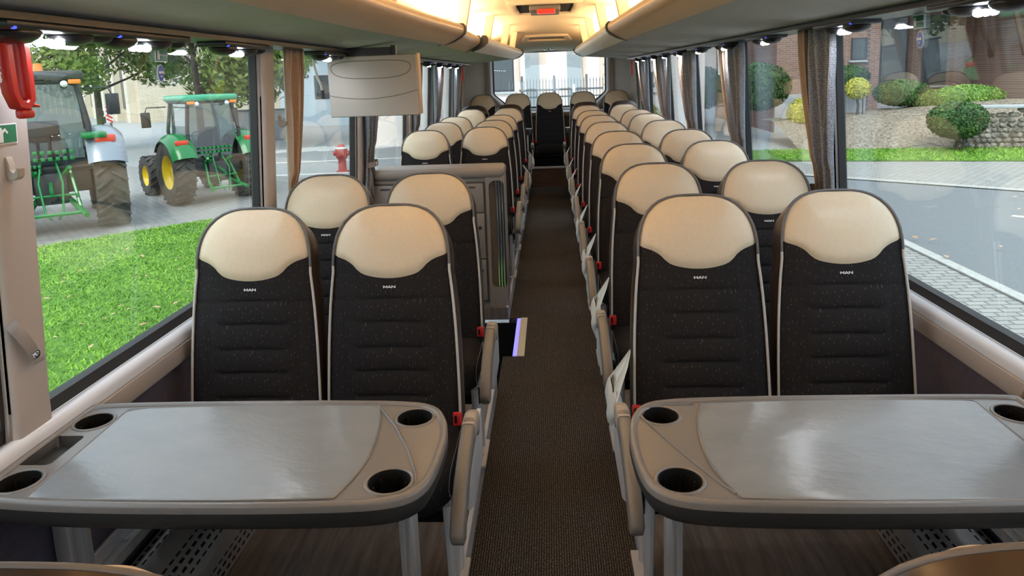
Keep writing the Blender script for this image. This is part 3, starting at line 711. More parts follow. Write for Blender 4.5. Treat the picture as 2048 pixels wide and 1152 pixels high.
for x_, lb in ((-.955, 'rear bench seat in the far left corner'), (-.455, 'rear bench seat left of the centre one, in front of rear window'), (-.004, 'centre seat of the rear bench at the end of the aisle'), (.470, 'rear bench seat right of the centre one, in front of rear window'), (.942, 'rear bench seat in the far right corner')):
    place(TB, x_, 10.15 - DY, lb, 0, .09, 1.10)
place(TR, LX - .02, .74, 'seat facing away at the bottom left edge, only headrest top visible', PI, .028)
place(TL, .452, .725, 'seat facing away at the bottom right edge, only headrest top visible', PI, .062)
#PART2
# ------------------------------------------------------------------ white bags hanging behind the aisle armrests
def make_bag(label):
    t = thing('plastic_bag', label, 'bag', (0, 0, 0), 'white bags hanging on the armrests')
    random.seed(3)
    mb = MB()
    def f(u, v):
        an = 2 * PI * u; zz = lerp(.69, .55, v); wy = .065 + .030 * math.sin(PI * min(1, v * 1.3)) - .02 * v; wx = .006 + .016 * math.sin(PI * min(1, v * 1.05)) ** .8
        r_ = 1 + .16 * math.sin(an * 5 + v * 4) + .10 * math.sin(an * 9 - v * 9)
        return (wx * math.cos(an) * r_, wy * math.sin(an) * (1 + .05 * math.sin(v * 14)), zz + .012 * math.sin(an * 3))
    mb.grid(f, 40, 14, cu=True); build('body', mb, M['bag'], t, 80, False)
    mb = MB()
    for dy in (-.05, .05):
        pts = [(.0, dy, .675), (.014, dy * .8, .705), (.040, dy * .4 + .02, .750), (.055, .045, .775)]
        mb.rings([[(p[0], p[1] - .016 * k, p[2]), (p[0], p[1] + .016 * k, p[2]), (p[0] + .002, p[1] + .016 * k, p[2] + .001), (p[0] + .002, p[1] - .016 * k, p[2] + .001)] for p, k in zip(pts, (3.0, 2.2, 1.3, .6))], True, True, True)
    build('handle', mb, M['bag'], t, 80, False)
    return t
b0 = make_bag('')
for i in range(8):
    lb = 'white plastic bag hanging on aisle armrest of right-hand seats, %s from the table' % ORD[i]
    loc = (.170, RI[i] - DY + .01, -.075)
    if i == 0: b0.location = loc; b0['label'] = lb
    else: dup(b0, loc, lb)
for i in (4, 5):
    dup(b0, (-.222, LI[i] - DY + .0, -.09), 'white plastic bag hanging on aisle armrest of left-hand seats, %s' % ('third row behind the galley' if i == 4 else 'last row before the rear bench'), PI)
# ------------------------------------------------------------------ tables
def make_table(s, A, label):
    """lx runs from the aisle end to the wall, y and z are world"""
    t = thing('folding_table', label, 'table', (A, 1.4, .08), 'grey tables with cup holders')
    W = .925
    sx = s
    out_ = [(.0, 1.40), (.004, 1.30), (.02, 1.235), (.07, 1.198), (.20, 1.186), (.45, 1.183), (.70, 1.188), (.88, 1.205), (W, 1.225), (W, 1.60), (.92, 1.620), (.60, 1.626), (.30, 1.624), (.10, 1.615), (.040, 1.585), (.012, 1.52), (.002, 1.46)]
    def P(q, z_): return (A + sx * q[0], q[1] + .006, z_)
    def ins(q, k): cxm, cym = .48, 1.405; dx = q[0] - cxm; dy = q[1] - cym; return (cxm + dx * (1 - k / .48), cym + dy * (1 - k / .22))
    # smooth the outline
    def smooth(p, n=3):
        for _ in range(n):
            q = []
            for i in range(len(p)):
                a_, b_ = p[i], p[(i + 1) % len(p)]; q += [(a_[0] * .75 + b_[0] * .25, a_[1] * .75 + b_[1] * .25), (a_[0] * .25 + b_[0] * .75, a_[1] * .25 + b_[1] * .75)]
            p = q
        return p
    so_ = smooth(out_, 2)
    holes = [(.090 if s < 0 else .083, 1.536, .040), (.092 if s < 0 else .080, 1.272, .042), (.866, 1.530, .040), (.860, 1.276, .040)]
    # top plate with round holes: ring of outline bridged by triangulated fill
    bm = bmesh.new()
    def loop(pts, z_): 
        vs = [bm.verts.new(P(q, z_)) for q in pts]; return vs, [bm.edges.new((vs[i], vs[(i + 1) % len(vs)])) for i in range(len(vs))]
    es = []; vo_, e_ = loop([ins(q, .006) for q in so_], .765); es += e_
    hv = []
    for hx, hy, r_ in holes:
        v1, e1 = loop([(hx + r_ * math.cos(2 * PI * k / 28), hy + r_ * math.sin(2 * PI * k / 28)) for k in range(28)], .765); es += e1; hv.append(v1)
    tray = [(.840, 1.345), (.848, 1.338), (.905, 1.338), (.913, 1.345), (.915, 1.455), (.908, 1.463), (.850, 1.463), (.842, 1.455)]
    v2, e2 = loop(tray, .765); es += e2
    bmesh.ops.triangle_fill(bm, use_beauty=True, edges=es)
    mb = MB(); mb.bm.free(); mb.bm = bm
    build('tabletop', mb, M['table'], t, 25)
    # rim and dark edge below
    mb = MB(); mb.rings([[P(ins(q, .017), .7655) for q in so_], [P(ins(q, .0125), .7705) for q in so_], [P(ins(q, .007), .7715) for q in so_], [P(ins(q, .002), .7695) for q in so_], [P(q, .764) for q in so_], [P(q, .752) for q in so_]]); build('rim', mb, M['table'], t, 60)
    mb = MB(); mb.rings([[P(q, .7525) for q in so_], [P(ins(q, .0), .735) for q in so_], [P(ins(q, .008), .716) for q in so_], [P(ins(q, .02), .712) for q in so_]], True, False, True); build('edge_band', mb, M['edge'], t, 60)
    # leather-grained inlay with raised line round it
    if s < 0: inn_ = [(.155, 1.40), (.160, 1.31), (.185, 1.216), (.190, 1.212), (.44, 1.205), (.790, 1.214), (.80, 1.218), (.802, 1.23), (.815, 1.56), (.818, 1.588), (.80, 1.596), (.50, 1.606), (.20, 1.600), (.187, 1.592), (.165, 1.51)]
    else: inn_ = [(.148, 1.39), (.152, 1.30), (.180, 1.215), (.188, 1.210), (.45, 1.200), (.79, 1.208), (.80, 1.213), (.803, 1.23), (.812, 1.56), (.815, 1.59), (.80, 1.598), (.50, 1.606), (.20, 1.596), (.185, 1.588), (.158, 1.50)]
    def dens(p):
        q = []
        for i in range(len(p)):
            p0, p1, p2, p3 = p[i - 1], p[i], p[(i + 1) % len(p)], p[(i + 2) % len(p)]
            for k in range(6):
                u = k / 6; q.append(tuple(p1[j] + .5 * u * (p2[j] - p0[j] + u * (2 * p0[j] - 5 * p1[j] + 4 * p2[j] - p3[j] + u * (3 * (p1[j] - p2[j]) + p3[j] - p0[j]))) * .9 + 0 for j in (0, 1)))
        return q
    di = smooth(inn_, 2)
    mb = MB(); mb.rings([[P(q, .7655) for q in di], [P(q, .7668) for q in [(.5 + (a_ - .5) * .995, 1.4 + (b_ - 1.4) * .99) for a_, b_ in di]]], True, False, True); build('inlay', mb, M['inlay'], t, 30)
    mb = MB(); mb.tube([P(q, .7655) for q in di], .0028, 6, True)
    if s < 0: rd = [(.192, 1.598), (.125, 1.49), (.075, 1.38), (.045, 1.30), (.035, 1.255), (.05, 1.235)]
    else: rd = [(.17, 1.592), (.10, 1.590), (.055, 1.572), (.036, 1.535), (.05, 1.50), (.095, 1.39), (.15, 1.27), (.175, 1.225)]
    mb.tube([P(q, .7655) for q in rd], .0034, 6)
    build('raised_line', mb, M['table'], t, 60)
    for (hx, hy, r_) in holes:
        c = P((hx, hy), .765)
        mb = MB(); mb.lathe([(r_ + .001, .000), (r_ + .002, .0022), (r_ + .0055, .0028), (r_ + .008, .0015), (r_ + .0085, .0)], c, 32); rim = build('cup_holder_rim', mb, M['edge'] if False else M['table'], t, 60)
        mb = MB(); mb.lathe([(r_ + .0005, .001), (r_ - .002, -.01), (r_ - .004, -.045), (r_ - .010, -.0465), (.0005, -.0465)], c, 32)
        for k in range(6):
            an = k * PI / 3 + .3; mb.b2(c[0] + (r_ - .010) * math.cos(an) - .001, c[0] + (r_ - .010) * math.cos(an) + .001, c[1] + (r_ - .010) * math.sin(an) - .004, c[1] + (r_ - .010) * math.sin(an) + .004, .722, .756)
        build('cup_holder', mb, M['black'], t, 40)
    mb = MB(); mb.rings([[P(q, .765) for q in tray], [P((.8775 + (q[0] - .8775) * .8, 1.4025 + (q[1] - 1.4025) * .85), .742) for q in tray]], True, False, True); build('tray_recess', mb, M['edge'], t, 40)
    # legs
    def leg(x_, y_, z0=.08, w_=.034, nm='leg'):
        mb = MB(); mb.b2(x_ - w_ / 2, x_ + w_ / 2, y_ - .022, y_ + .022, z0, .713, bevel=.003)
        for q in (-.008, .004): mb.b2(x_ + q, x_ + q + .005, y_ - .026, y_ - .020, z0, .713)
        build(nm, mb, M['alu'], t, 30)
    leg(A + sx * .088, 1.40); 
    return t
make_table(-1, -.245, 'grey table with four cup holders at the left, in front of left seats')
make_table(1, .152, 'grey table with four cup holders at the right, in front of right seats')
# upright aluminium brackets that hold the tables at the wall
for s, nm in ((-1, 'left'), (1, 'right')):
    xi = XI(s, .6); mb = MB(); mb.b2(xi + s * .005, xi - s * .035, 1.46, 1.52, .22, .71, bevel=.003); mb.b2(xi - s * .035, xi - s * .043, 1.465, 1.48, .22, .71); mb.b2(xi - s * .035, xi - s * .045, 1.505, 1.52, .22, .71)
    tag(build('wall_bracket', mb, M['alu']), 'upright aluminium bracket on the wall under the %s table' % nm, 'bracket')
# heater convectors and seat rails along the walls
for s, nm in ((-1, 'left'), (1, 'right')):
    xi = XI(s, .3); t = thing('heater_cover', 'perforated grey heater cover running along the floor below %s wall' % nm, 'heater', (xi - s * .1, 2, .08))
    def hp(v): # profile from wall to floor
        pts = [(.03, .26), (.10, .258), (.155, .235), (.185, .19), (.19, .14), (.195, .082)]
        i = v * (len(pts) - 1); k = min(int(i), len(pts) - 2); q = i - k; return lerp(pts[k][0], pts[k + 1][0], q), lerp(pts[k][1], pts[k + 1][1], q)
    mb = MB(); y0_, y1_ = -.5, 4.2 if s < 0 else 9.5
    if s < 0: y1_ = 3.2
    uvl = mb.bm.loops.layers.uv.new('UVMap'); rows = []
    L = 0; prev = hp(0); prof = []
    for k in range(16):
        p = hp(k / 15); L += math.dist(p, prev); prev = p; prof.append((p, L))
    for p, l_ in prof: rows.append([(mb.bm.verts.new((xi - s * p[0], y, p[1])), y, l_) for y in (y0_, y1_)])
    for r0_, r1_ in zip(rows, rows[1:]):
        q = [r0_[0], r0_[1], r1_[1], r1_[0]]; fc = mb.bm.faces.new([e[0] for e in q])
        for lp, e in zip(fc.loops, q): lp[uvl].uv = (e[1], e[2])
    build('perforated_cover', mb, M['perf'], t, 60)
    mb = MB(); 
    for q in range(2 if s < 0 else 5): mb.lathe([(.0, -.02), (.05, -.02), (.058, .0), (.05, .035), (.02, .05), (.0005, .052)], (xi - s * .115, 1.35 + 1.9 * q, .235), 20)
    build('vent_knob', mb, M['frame'], t, 60)
    mb = MB(); mb.b2(xi, xi - s * .055, -.5, y1_, .315, .335, bevel=.003); mb.b2(xi - s * .005, xi - s * .018, -.5, y1_, .335, .375, bevel=.003); mb.b2(xi - s * .045, xi - s * .055, -.5, y1_, .335, .348)
    for y in (.9, 1.7, 2.5): mb.cyl((xi - s * .03, y, .334), (xi - s * .03, y, .342), .008)
    tag(build('seat_rail', mb, M['alu']), 'long aluminium seat rail fixed along the %s wall' % nm, 'rail')
# ------------------------------------------------------------------ galley cabinet
gx0, gx1, gy0, gy1 = -1.13, -.297, 4.39, 4.63
t = thing('galley_cabinet', 'grey galley cabinet with drawer fronts and chrome grab rails', 'cabinet', ((gx0 + gx1) / 2, 4.6, .0))
mb = MB(); mb.b2(gx0 + .01, -.418, gy0 + .012, gy1, .08, .93); mb.b2(-.418, gx1 - .004, gy0 + .06, gy1, .045, .93); build('body', mb, M['galley'], t)
mb = MB(); mb.b2(gx0, gx1, gy0 - .012, gy1 + .01, .915, .985, bevel=.030, seg=5); build('top', mb, M['galley'], t, 60)
# corner column with tall recess
def rr(x0, x1, z0, z1, r, k=6):
    p = []
    for cx_, cz_, a0 in ((x1 - r, z1 - r, 0), (x0 + r, z1 - r, PI / 2), (x0 + r, z0 + r, PI), (x1 - r, z0 + r, 1.5 * PI)):
        p += [(cx_ + r * math.cos(a0 + PI / 2 * i / k), cz_ + r * math.sin(a0 + PI / 2 * i / k)) for i in range(k + 1)]
    return p
po = rr(-.418, gx1, .035, .93, .012); pi_ = rr(-.398, gx1 + .012 - .012, .20, .90, .04)
pi_ = [(min(p[0], gx1 - .006), p[1]) for p in pi_]
mb = MB(); mb.rings([[(p[0], gy0 + .07, p[1]) for p in po], [(p[0], gy0 + .004, p[1]) for p in po], [(p[0] * 1.0, gy0, lerp(p[1], .48, .006)) for p in po], [(p[0], gy0, p[1]) for p in pi_], [(p[0] * .998, gy0 + .012, p[1]) for p in pi_], [(p[0], gy0 + .058, p[1]) for p in pi_]], True, False, True)
build('corner_column', mb, M['galley'], t, 40)
for x_ in (-.352, -.335, -.318):
    mb = MB(); mb.cyl((x_, gy0 + .025, .20), (x_, gy0 + .025, .905), .006, n=10); build('grab_rail', mb, M['chrome'], t)
for (x0_, x1_, z0_, z1_, slot) in ((-1.135, -.80, .70, .885, 1), (-.792, -.432, .70, .885, 1), (-1.135, -.432, .40, .692, 0), (-1.135, -.432, .12, .392, 0)):
    d_ = build('drawer' if slot else 'door', MB().b2(x0_, x1_, gy0 - .002, gy0 + .02, z0_, z1_, bevel=.005), M['galley'], t)
    if slot: build('handle_slot', MB().b2(x0_ + .05, x1_ - .05, gy0 - .0045, gy0 + .002, z1_ - .030, z1_ - .018, bevel=.001), M['galleydark'], d_)
    else: build('lock', MB().cyl((x1_ - .03, gy0 - .006, z0_ + .2), (x1_ - .03, gy0 + .002, z0_ + .2), .010, n=14), M['dark'], d_)
mb = MB(); mb.b2(-1.145, -.424, gy0 + .004, gy0 + .014, .11, .895); build('door_gap', mb, M['galleydark'], t)
mb = MB(); mb.b2(-1.05, -.62, gy0 - .10, gy0 - .002, .655, .695, bevel=.006); build('ledge', mb, M['tube'], t)
# ------------------------------------------------------------------ folded monitor hanging from the left rack
my, mx0, mx1, mz0, mz1 = 3.62, -1.128, -.668, 1.365, 1.672
t = thing('ceiling_monitor', 'grey monitor casing hanging below the left rack, its back to us', 'monitor', ((mx0 + mx1) / 2, my + .04, mz1 + .02))
tilt = .0
def cas(pts, y_): return [(p[0], y_, p[1]) for p in pts]
po = rr(mx0, mx1, mz0, mz1, .008, 3)
mb = MB(); mb.rings([cas(po, my + .075), cas(po, my + .006), [(lerp(p[0], (mx0 + mx1) / 2, .012), my, lerp(p[1], 1.52, .02)) for p in po]], True, True, True); build('casing', mb, M['monitor'], t, 40)
mb = MB(); mb.b2(mx1 - .001, mx1 + .006, my + .010, my + .085, mz0 + .004, mz1 + .006, bevel=.002); build('side_cover', mb, M['monitor_side'], t)
# oval recess rim, and the curved joint
def cap_(k):
    w_, h_ = .205, .048; cxm = (mx0 + mx1) / 2 - .006; p = []
    for i in range(48):
        an = 2 * PI * i / 48; cxn = math.copysign(abs(math.cos(an)) ** .45, math.cos(an)); s_ = math.copysign(abs(math.sin(an)) ** .8, math.sin(an))
        zz = 1.615 + h_ * k * s_ * (1.0 if s_ < 0 else .62) - (.0 if s_ < 0 else 0) - .0; p.append((cxm + w_ * (k ** .3) * cxn, zz - .010 * (1 - cxn * cxn)* (1 if s_ < 0 else -.3)))
    return p
mb = MB(); mb.tube([(p[0], my - .0005, p[1]) for p in cap_(1)], .0022, 6, True); build('recess_outline', mb, M['galleydark'] if False else mat('casing_groove', (.20, .18, .165), .6), t)
mb = MB(); mb.tube([(lerp(mx0, mx1, i / 20), my - .0005, 1.478 - .030 * (1 - (2 * i / 20 - 1) ** 2) + .016 * i / 20) for i in range(21)], .0018, 6); build('joint_line', mb, bpy.data.materials['casing_groove'], t)
mb = MB(); mb.b2(-1.10, -.80, my + .01, my + .06, mz1 + .0, 1.712); mb.b2(-.80, -.775, my + .02, my + .05, mz1, 1.72); build('bracket', mb, M['dark'], t)
# the little white cord with dark end hanging beside it
mb = MB(); pts = [(-1.09, 3.30, 1.69), (-1.088, 3.30, 1.62), (-1.08, 3.31, 1.57), (-1.065, 3.31, 1.53), (-1.062, 3.31, 1.50)]
t = thing('pull_cord', 'short white pull cord with dark toggle hanging at left window top', 'cord', (-1.09, 3.3, 1.7))
build('cord', MB().tube(pts, .006, 8), M['white'], t); build('toggle', MB().tube([(-1.062, 3.31, 1.51), (-1.062, 3.31, 1.47)], .009, 8), M['dark'], t)
# ------------------------------------------------------------------ curtains
def curtain(s, y0, y1, label, folds=5, tie=1.03, depth=.045, lin_far=True, zb_=.83, plain=False):
    xi = XI(s, 1.3); t = thing('curtain', label, 'curtain', (xi - s * .05, (y0 + y1) / 2, .83), 'tied curtains at the window pillars')
    def sheet(ya, yb, nf, xoff, dep, ph):
        mb = MB()
        def f(u, v):
            zz = lerp(1.692, zb_, v); k = abs(zz - tie); pin = min(1, .52 + .48 * (k / .55) ** 1.2) if zz > tie else min(1, .52 + .30 * (k / .2)) * (1 if zb_ > .8 else 1 + k * 2.6)
            yc = (y0 + y1) / 2; y = lerp(ya, yb, u); y = yc + (y - yc) * pin
            an = 2 * PI * nf * u + ph + .5 * math.sin(zz * 3)
            amp = dep * (.75 + .25 * math.sin(zz * 5 + u * 9)) * (1 if pin > .6 else .75)
            xw = XI(s, zz) - s * (xoff + .002) - s * (amp * .5 * (1 + math.sin(an)))
            return (xw, y + .010 * math.cos(an * 1.0 + 1) , zz)
        mb.grid(f, int(nf * 14), 26); return mb
    wl = (y1 - y0) * .20
    ya, yb = (y0, y1 - wl) if lin_far else (y0 + wl, y1)
    mb = sheet(ya, yb, folds, .008, depth, .4); o = build('fabric', mb, M['lining'] if plain else M['curtain'], t, 80)
    mo = o.modifiers.new('thick', 'SOLIDIFY'); mo.thickness = .003
    la, lb_ = (y1 - wl - .02, y1) if lin_far else (y0, y0 + wl + .02)
    mb = sheet(la, lb_, 1.4, .012, depth * .9, 2.); o = build('lining', mb, M['lining'], t, 80)
    mo = o.modifiers.new('thick', 'SOLIDIFY'); mo.thickness = .003
    yc = (y0 + y1) / 2; hw = (y1 - y0) / 2 * .56
    mb = MB()
    ringp = [(XI(s, tie) - s * (.004 + (depth + .016) * (.5 - .5 * math.cos(a_))), yc + hw * math.sin(a_) * 1.0) for a_ in [2 * PI * i / 24 for i in range(24)]]
    mb.rings([[(p[0], p[1], tie + .016) for p in ringp], [(p[0], p[1], tie - .016) for p in ringp]]); tb = build('tie_band', mb, M['strapgrey'], t, 60)
    build('snap', MB().ball((XI(s, tie) - s * (depth + .022), yc - hw * .3, tie), (.005, .008, .008), 12, 8), M['chrome'], tb)
    return t
CL = [(2.93, 3.13), (4.22, 4.58), (5.80, 6.10), (6.85, 7.35), (8.35, 8.85)]
CR = [(2.76, 3.15), (4.02, 4.58), (5.35, 6.02), (6.45, 7.40), (7.9, 8.7)]
names = ['nearest the camera', 'second from the camera', 'third from the camera', 'fourth from the camera', 'nearest the rear']
for i, (a_, b_) in enumerate(CL): curtain(-1, a_, b_, 'tied curtain at left windows, ' + ('plain beige side out, ' if i == 0 else 'grey with beige lining, ') + names[i], 3 if i == 0 else 5, plain=(i == 0))
for i, (a_, b_) in enumerate(CR): curtain(1, a_, b_, 'grey patterned curtain with beige lining at right windows, ' + names[i], 4 + (i > 0))
curtain(1, 1.36, 1.64, 'beige end of a curtain at the right edge beside the table', 3, .95, .05, False, .66, True)
# ------------------------------------------------------------------ fittings on the left front pillar
def handle(label, x0, y0, z0, s, sc=1., grp=None):
    t = thing('emergency_grip', label, 'safety grip', (x0, y0, z0), grp)
    mb = MB()
    pts = [(0, -.022, .085), (0, -.027, .04), (0, -.028, -.02), (0, -.026, -.075), (0, -.014, -.102), (0, .008, -.106), (0, .024, -.092), (0, .026, -.05), (0, .026, .02), (0, .022, .08)]
    rs = []
    for i, p in enumerate(pts):
        q0 = Vector(pts[max(i - 1, 0)]); q1 = Vector(pts[min(i + 1, len(pts) - 1)]); tt = (q1 - q0).normalized(); n_ = Vector((0, -tt.z, tt.y))
        rs.append([Vector(p) + n_ * (a_ * .0125) + Vector((b_ * .015, 0, 0)) for a_, b_ in ((1, .6), (.6, 1), (-.6, 1), (-1, .6), (-1, -.6), (-.6, -1), (.6, -1), (1, -.6))])
    mb.rings(rs, True, True, True); mb.xf(Matrix.Scale(sc, 4)); build('grip', mb, M['red'], t, 50, False)
    mb = MB(); mb.box((0, 0, .088), (.034, .082, .014), bevel=.004); mb.box((0, .006, .115), (.026, .050, .07), bevel=.008); mb.box((0, .020, .155), (.028, .075, .03), rot=rx(.3), bevel=.008)
    mb.cyl((-.018, .005, .11), (.018, .005, .11), .008, n=12); mb.xf(Matrix.Scale(sc, 4)); build('bracket', mb, M['red'], t, 50, False)
    mb = MB(); mb.box((0, .010, -.124), (.022, .040, .022), bevel=.006); mb.box((0, .035, -.106), (.020, .03, .006), rot=rx(-.2), bevel=.002); mb.xf(Matrix.Scale(sc, 4)); build('hook', mb, M['red'], t, 50, False)
    return t
handle('large red plastic emergency handle hanging on the left front pillar', -1.085, 1.415, 1.618, -1, .90)
handle('small red emergency handle hanging by the rear left window', XL(1.58) + .05, 8.95, 1.60, -1, .8)
handle('small red emergency handle hanging by the rear right window', XR(1.58) - .05, 9.25, 1.60, 1, .8)
t = thing('corrugated_hose', 'pale grey ribbed sleeve behind the red handle, top left', 'sleeve', (XL(1.62) + .03, 1.335, 1.62))
mb = MB(); mb.lathe([(.026 + (.002 if k % 2 else 0), -.055 + k * .006) for k in range(20)], (XL(1.62) + .035, 1.335, 1.625), 20); build('sleeve', mb, M['tube'], t, 80)
def hook(label, x_, y_, z_):
    mb = MB(); pr = [(0, .030), (.008, .034), (.012, .02), (.014, -.004), (.022, -.012), (.030, -.008), (.034, .004), (.039, .002), (.036, -.020), (.024, -.030), (.008, -.028), (0, -.02)]
    mb.prism([(x_ + p[0], y_ - .011, z_ + p[1]) for p in [(q[0] * .8, q[1] * .8) for q in pr]], (0, .020, 0)); bmesh.ops.bevel(mb.bm, geom=list(mb.bm.edges), offset=.0015, segments=2, affect='EDGES')
    tag(build('coat_hook', mb, M['tube'] if False else M['armtop']), label, 'hook', 'coat hooks on the left pillars')
hook('small beige coat hook on left front pillar under the green sticker', XL(1.36), 1.425, 1.392); hook('small beige coat hook on second left pillar near the curtain', XL(1.40), 2.94, 1.39)
t = thing('tie_strap', 'grey curtain tie strap with silver snap on the left front pillar', 'strap', (XL(1.0) + .004, 1.41, 1.07))
mb = MB(); pp = [(.002, 1.392, 1.062), (.016, 1.388, 1.05), (.024, 1.40, 1.02), (.022, 1.415, .995), (.020, 1.425, .972)]
mb.rings([[(XL(1.0) + p[0], p[1] - .013, p[2] - .004), (XL(1.0) + p[0], p[1] + .013, p[2] + .008), (XL(1.0) + p[0] + .003, p[1] + .013, p[2] + .008), (XL(1.0) + p[0] + .003, p[1] - .013, p[2] - .004)] for p in pp], True, True, True)
mb.box((XL(1.0) + .021, 1.432, .965), (.006, .036, .012), bevel=.002); build('band', mb, M['strapgrey'], t, 60)
build('snap', MB().lathe([(.0005, .006), (.005, .005), (.006, .002), (.009, .002), (.010, -.001)], (XL(1.0) + .026, 1.424, .983), 16, 'X'), M['chrome'], t)
# stickers
def sticker(name, label, x_, y_, z_, w_, h_, face, draw, base=M['white'], oval=False):
    """face: +1 looks towards +x, -1 towards -x; draw adds small shapes (u right as seen, v up)"""
    t = thing(name, label, 'sticker', (x_, y_, z_))
    lean = math.atan(.067) * (1 if face > 0 else -1)
    def P(u, v, q): return (x_ + face * q + (v * .067 if face > 0 else -v * .067), y_ + face * u, z_ + v)
    def quad(nm, u0, u1, v0, v1, q, mt):
        mb = MB(); mb.rings([[P(u, v, q - .0006) for u, v in ((u0, v0), (u1, v0), (u1, v1), (u0, v1))], [P(u, v, q) for u, v in ((u0, v0), (u1, v0), (u1, v1), (u0, v1))]], True, True, True); return build(nm, mb, mt, t, 0)
    def poly(nm, ps, q, mt):
        mb = MB(); mb.rings([[P(u, v, q - .0006) for u, v in ps], [P(u, v, q) for u, v in ps]], True, True, True); return build(nm, mb, mt, t, 0)
    def text(nm, s_, sz, u, v, q, mt):
        rot = Matrix.Rotation(PI / 2 if face > 0 else -PI / 2, 4, 'Z') @ RX90
        p = P(u, v, q); return text_mesh(nm, s_, sz, mt, t, Matrix.Translation(Vector(p) - t.location) @ rot)
    if oval: poly('backing', [(w_ / 2 * math.cos(2 * PI * i / 32), h_ / 2 * math.sin(2 * PI * i / 32)) for i in range(32)], .0008, base); draw(quad, poly, text)
    else: quad('backing', -w_ / 2, w_ / 2, -h_ / 2, h_ / 2, .0008, base); draw(quad, poly, text)
    return t
def d_exit(quad, poly, text):
    quad('green_field', -.030, .030, -.018, .018, .0016, M['green']); poly('running_figure', [(-.024, -.014), (-.012, -.014), (-.010, .0), (-.014, .004), (-.013, .013), (-.022, .013), (-.024, .006)], .0024, M['white']); text('lettering', 'Emergency exit', .0075, .010, 0, .0028, M['white'])
def d_oval(quad, poly, text):
    poly('blue_field', [(.0155 * math.cos(2 * PI * i / 32), .0235 * math.sin(2 * PI * i / 32)) for i in range(32)], .0016, M['blue']); quad('belt_symbol', -.013, -.001, -.001, .006, .0024, M['white']); quad('belt_symbol', .001, .013, -.001, .006, .0024, M['white']); text('lettering', '++', .012, 0, -.010, .0026, M['white'])
def d_man(quad, poly, text):
    quad('green_field', -.032, .032, -.0185, .0185, .0016, M['green']); poly('figure', [(-.018, -.017), (-.006, -.017), (-.006, .002), (.0, .006), (.006, .0), (.008, .003), (.0, .012), (-.008, .008), (-.010, .014), (-.016, .014), (-.015, .006), (-.020, .002)], .0024, M['white'])
sticker('emergency_sticker', 'green emergency exit sticker on the left front window', XL(1.646) + -.038, 2.112, 1.646, .066, .042, 1, d_exit)
sticker('belt_sticker', 'oval blue seat belt sticker on the left front window', XL(1.59) - .038, 2.105, 1.592, .036, .052, 1, d_oval, oval=True)
sticker('emergency_sticker', 'green emergency exit sticker on the right front window', XR(1.67) + .038, 2.30, 1.667, .066, .042, -1, d_exit)
sticker('belt_sticker', 'oval blue seat belt sticker on the right front window', XR(1.61) + .038, 2.295, 1.612, .036, .052, -1, d_oval, oval=True)
sticker('pillar_sticker', 'green white-edged sticker with a figure on the left front pillar', XL(1.465) + .0005, 1.42, 1.466, .070, .043, 1, d_man)
# ------------------------------------------------------------------ small tables between the last seat groups
for s, x_, nm in ((-1, -.236, 'left'), (1, .190, 'right')):
    t = thing('bistro_table', 'small table with pale top near the rear bench, %s of the aisle' % nm, 'table', (x_ + s * .16, 9.455, .08), 'small rear tables')
    mb = MB(); o_ = rr(-.16, .16, -.115, .115, .09)
    mb.rings([[(x_ + s * .16 + p[0], 9.455 + p[1], zz) for p in [(q[0] * k, q[1] * k) for q in o_]] for zz, k in ((.765, .97), (.825, 1.0), (.835, .985))], True, True, True); build('tabletop', mb, M['edge'], t, 40)
    mb = MB(); mb.rings([[(x_ + s * .16 + q[0] * .93, 9.455 + q[1] * .90, zz) for q in o_] for zz in (.835, .838)], True, True, True); build('inlay', mb, M['tube'], t, 40)
    mb = MB(); mb.b2(x_ + s * .08 - .02, x_ + s * .08 + .02, 9.435, 9.475, .08, .77, bevel=.003); build('leg', mb, M['alu'], t)

# =================================================================== OUTSIDE (the ground lies 1.3 m below the coach floor)
G = -1.30
def flat(name, pts, z_, mt, label=None, cat=None, kind='structure'):
    mb = MB(); mb.rings([[(p[0], p[1], z_ - .02) for p in pts], [(p[0], p[1], z_) for p in pts]], True, True, True)
    o = build(name, mb, mt, None, 0); tag(o, label, cat, None, kind); return o
flat('ground', [(-160, -40), (160, -40), (160, 220), (-160, 220)], G, M['street'])
flat('paving_left', [(-26, -12), (-2.2, -12), (-2.2, 9.5), (-4.6, 19.3), (-17, 26), (-26, 16)], G + .02, M['paver_dark'])
flat('lawn', [(-24, -12), (-1.75, -12), (-1.75, 9.0), (-7.3, 14.5), (-9.6, 12.1), (-24, -4)], G + .045, M['grass'])
flat('paving_right', [(1.5, -12), (5.45, -12), (5.45, 60), (1.5, 60)], G + .02, M['paver'])
flat('kerb_right', [(5.42, -12), (5.58, -12), (5.58, 60), (5.42, 60)], G + .05, M['kerb'])
flat('road', [(5.58, -12), (44, -12), (22, 5.0), (10.0, 15.4), (7.3, 17.7), (5.6, 19.2)], G + .012, M['asphalt'])
flat('kerb_far', [(44, -12), (44.2, -11.9), (22.1, 5.15), (10.1, 15.55), (5.6, 19.4), (5.6, 19.2), (7.3, 17.7), (10, 15.4), (22, 5)], G + .05, M['kerb'])
flat('paving_far', [(44.2, -11.9), (50, -4), (24, 13), (12.85, 19.9), (8.6, 20.9), (5.6, 21.6), (5.6, 19.4), (10.1, 15.55), (22.1, 5.15)], G + .03, M['paver'])
flat('verge', [(50, -4), (50, 10), (26, 20), (14.5, 22.8), (9.6, 23.6), (5.0, 24.6), (5.0, 21.8), (8.6, 20.9), (12.85, 19.9), (24, 13)], G + .06, M['grass'])
mb = MB()
for k in range(2): mb.b2(1.9 + 0 * k, 5.3, 5.5 + 9 * k, 5.62 + 9 * k, G + .021, G + .024)
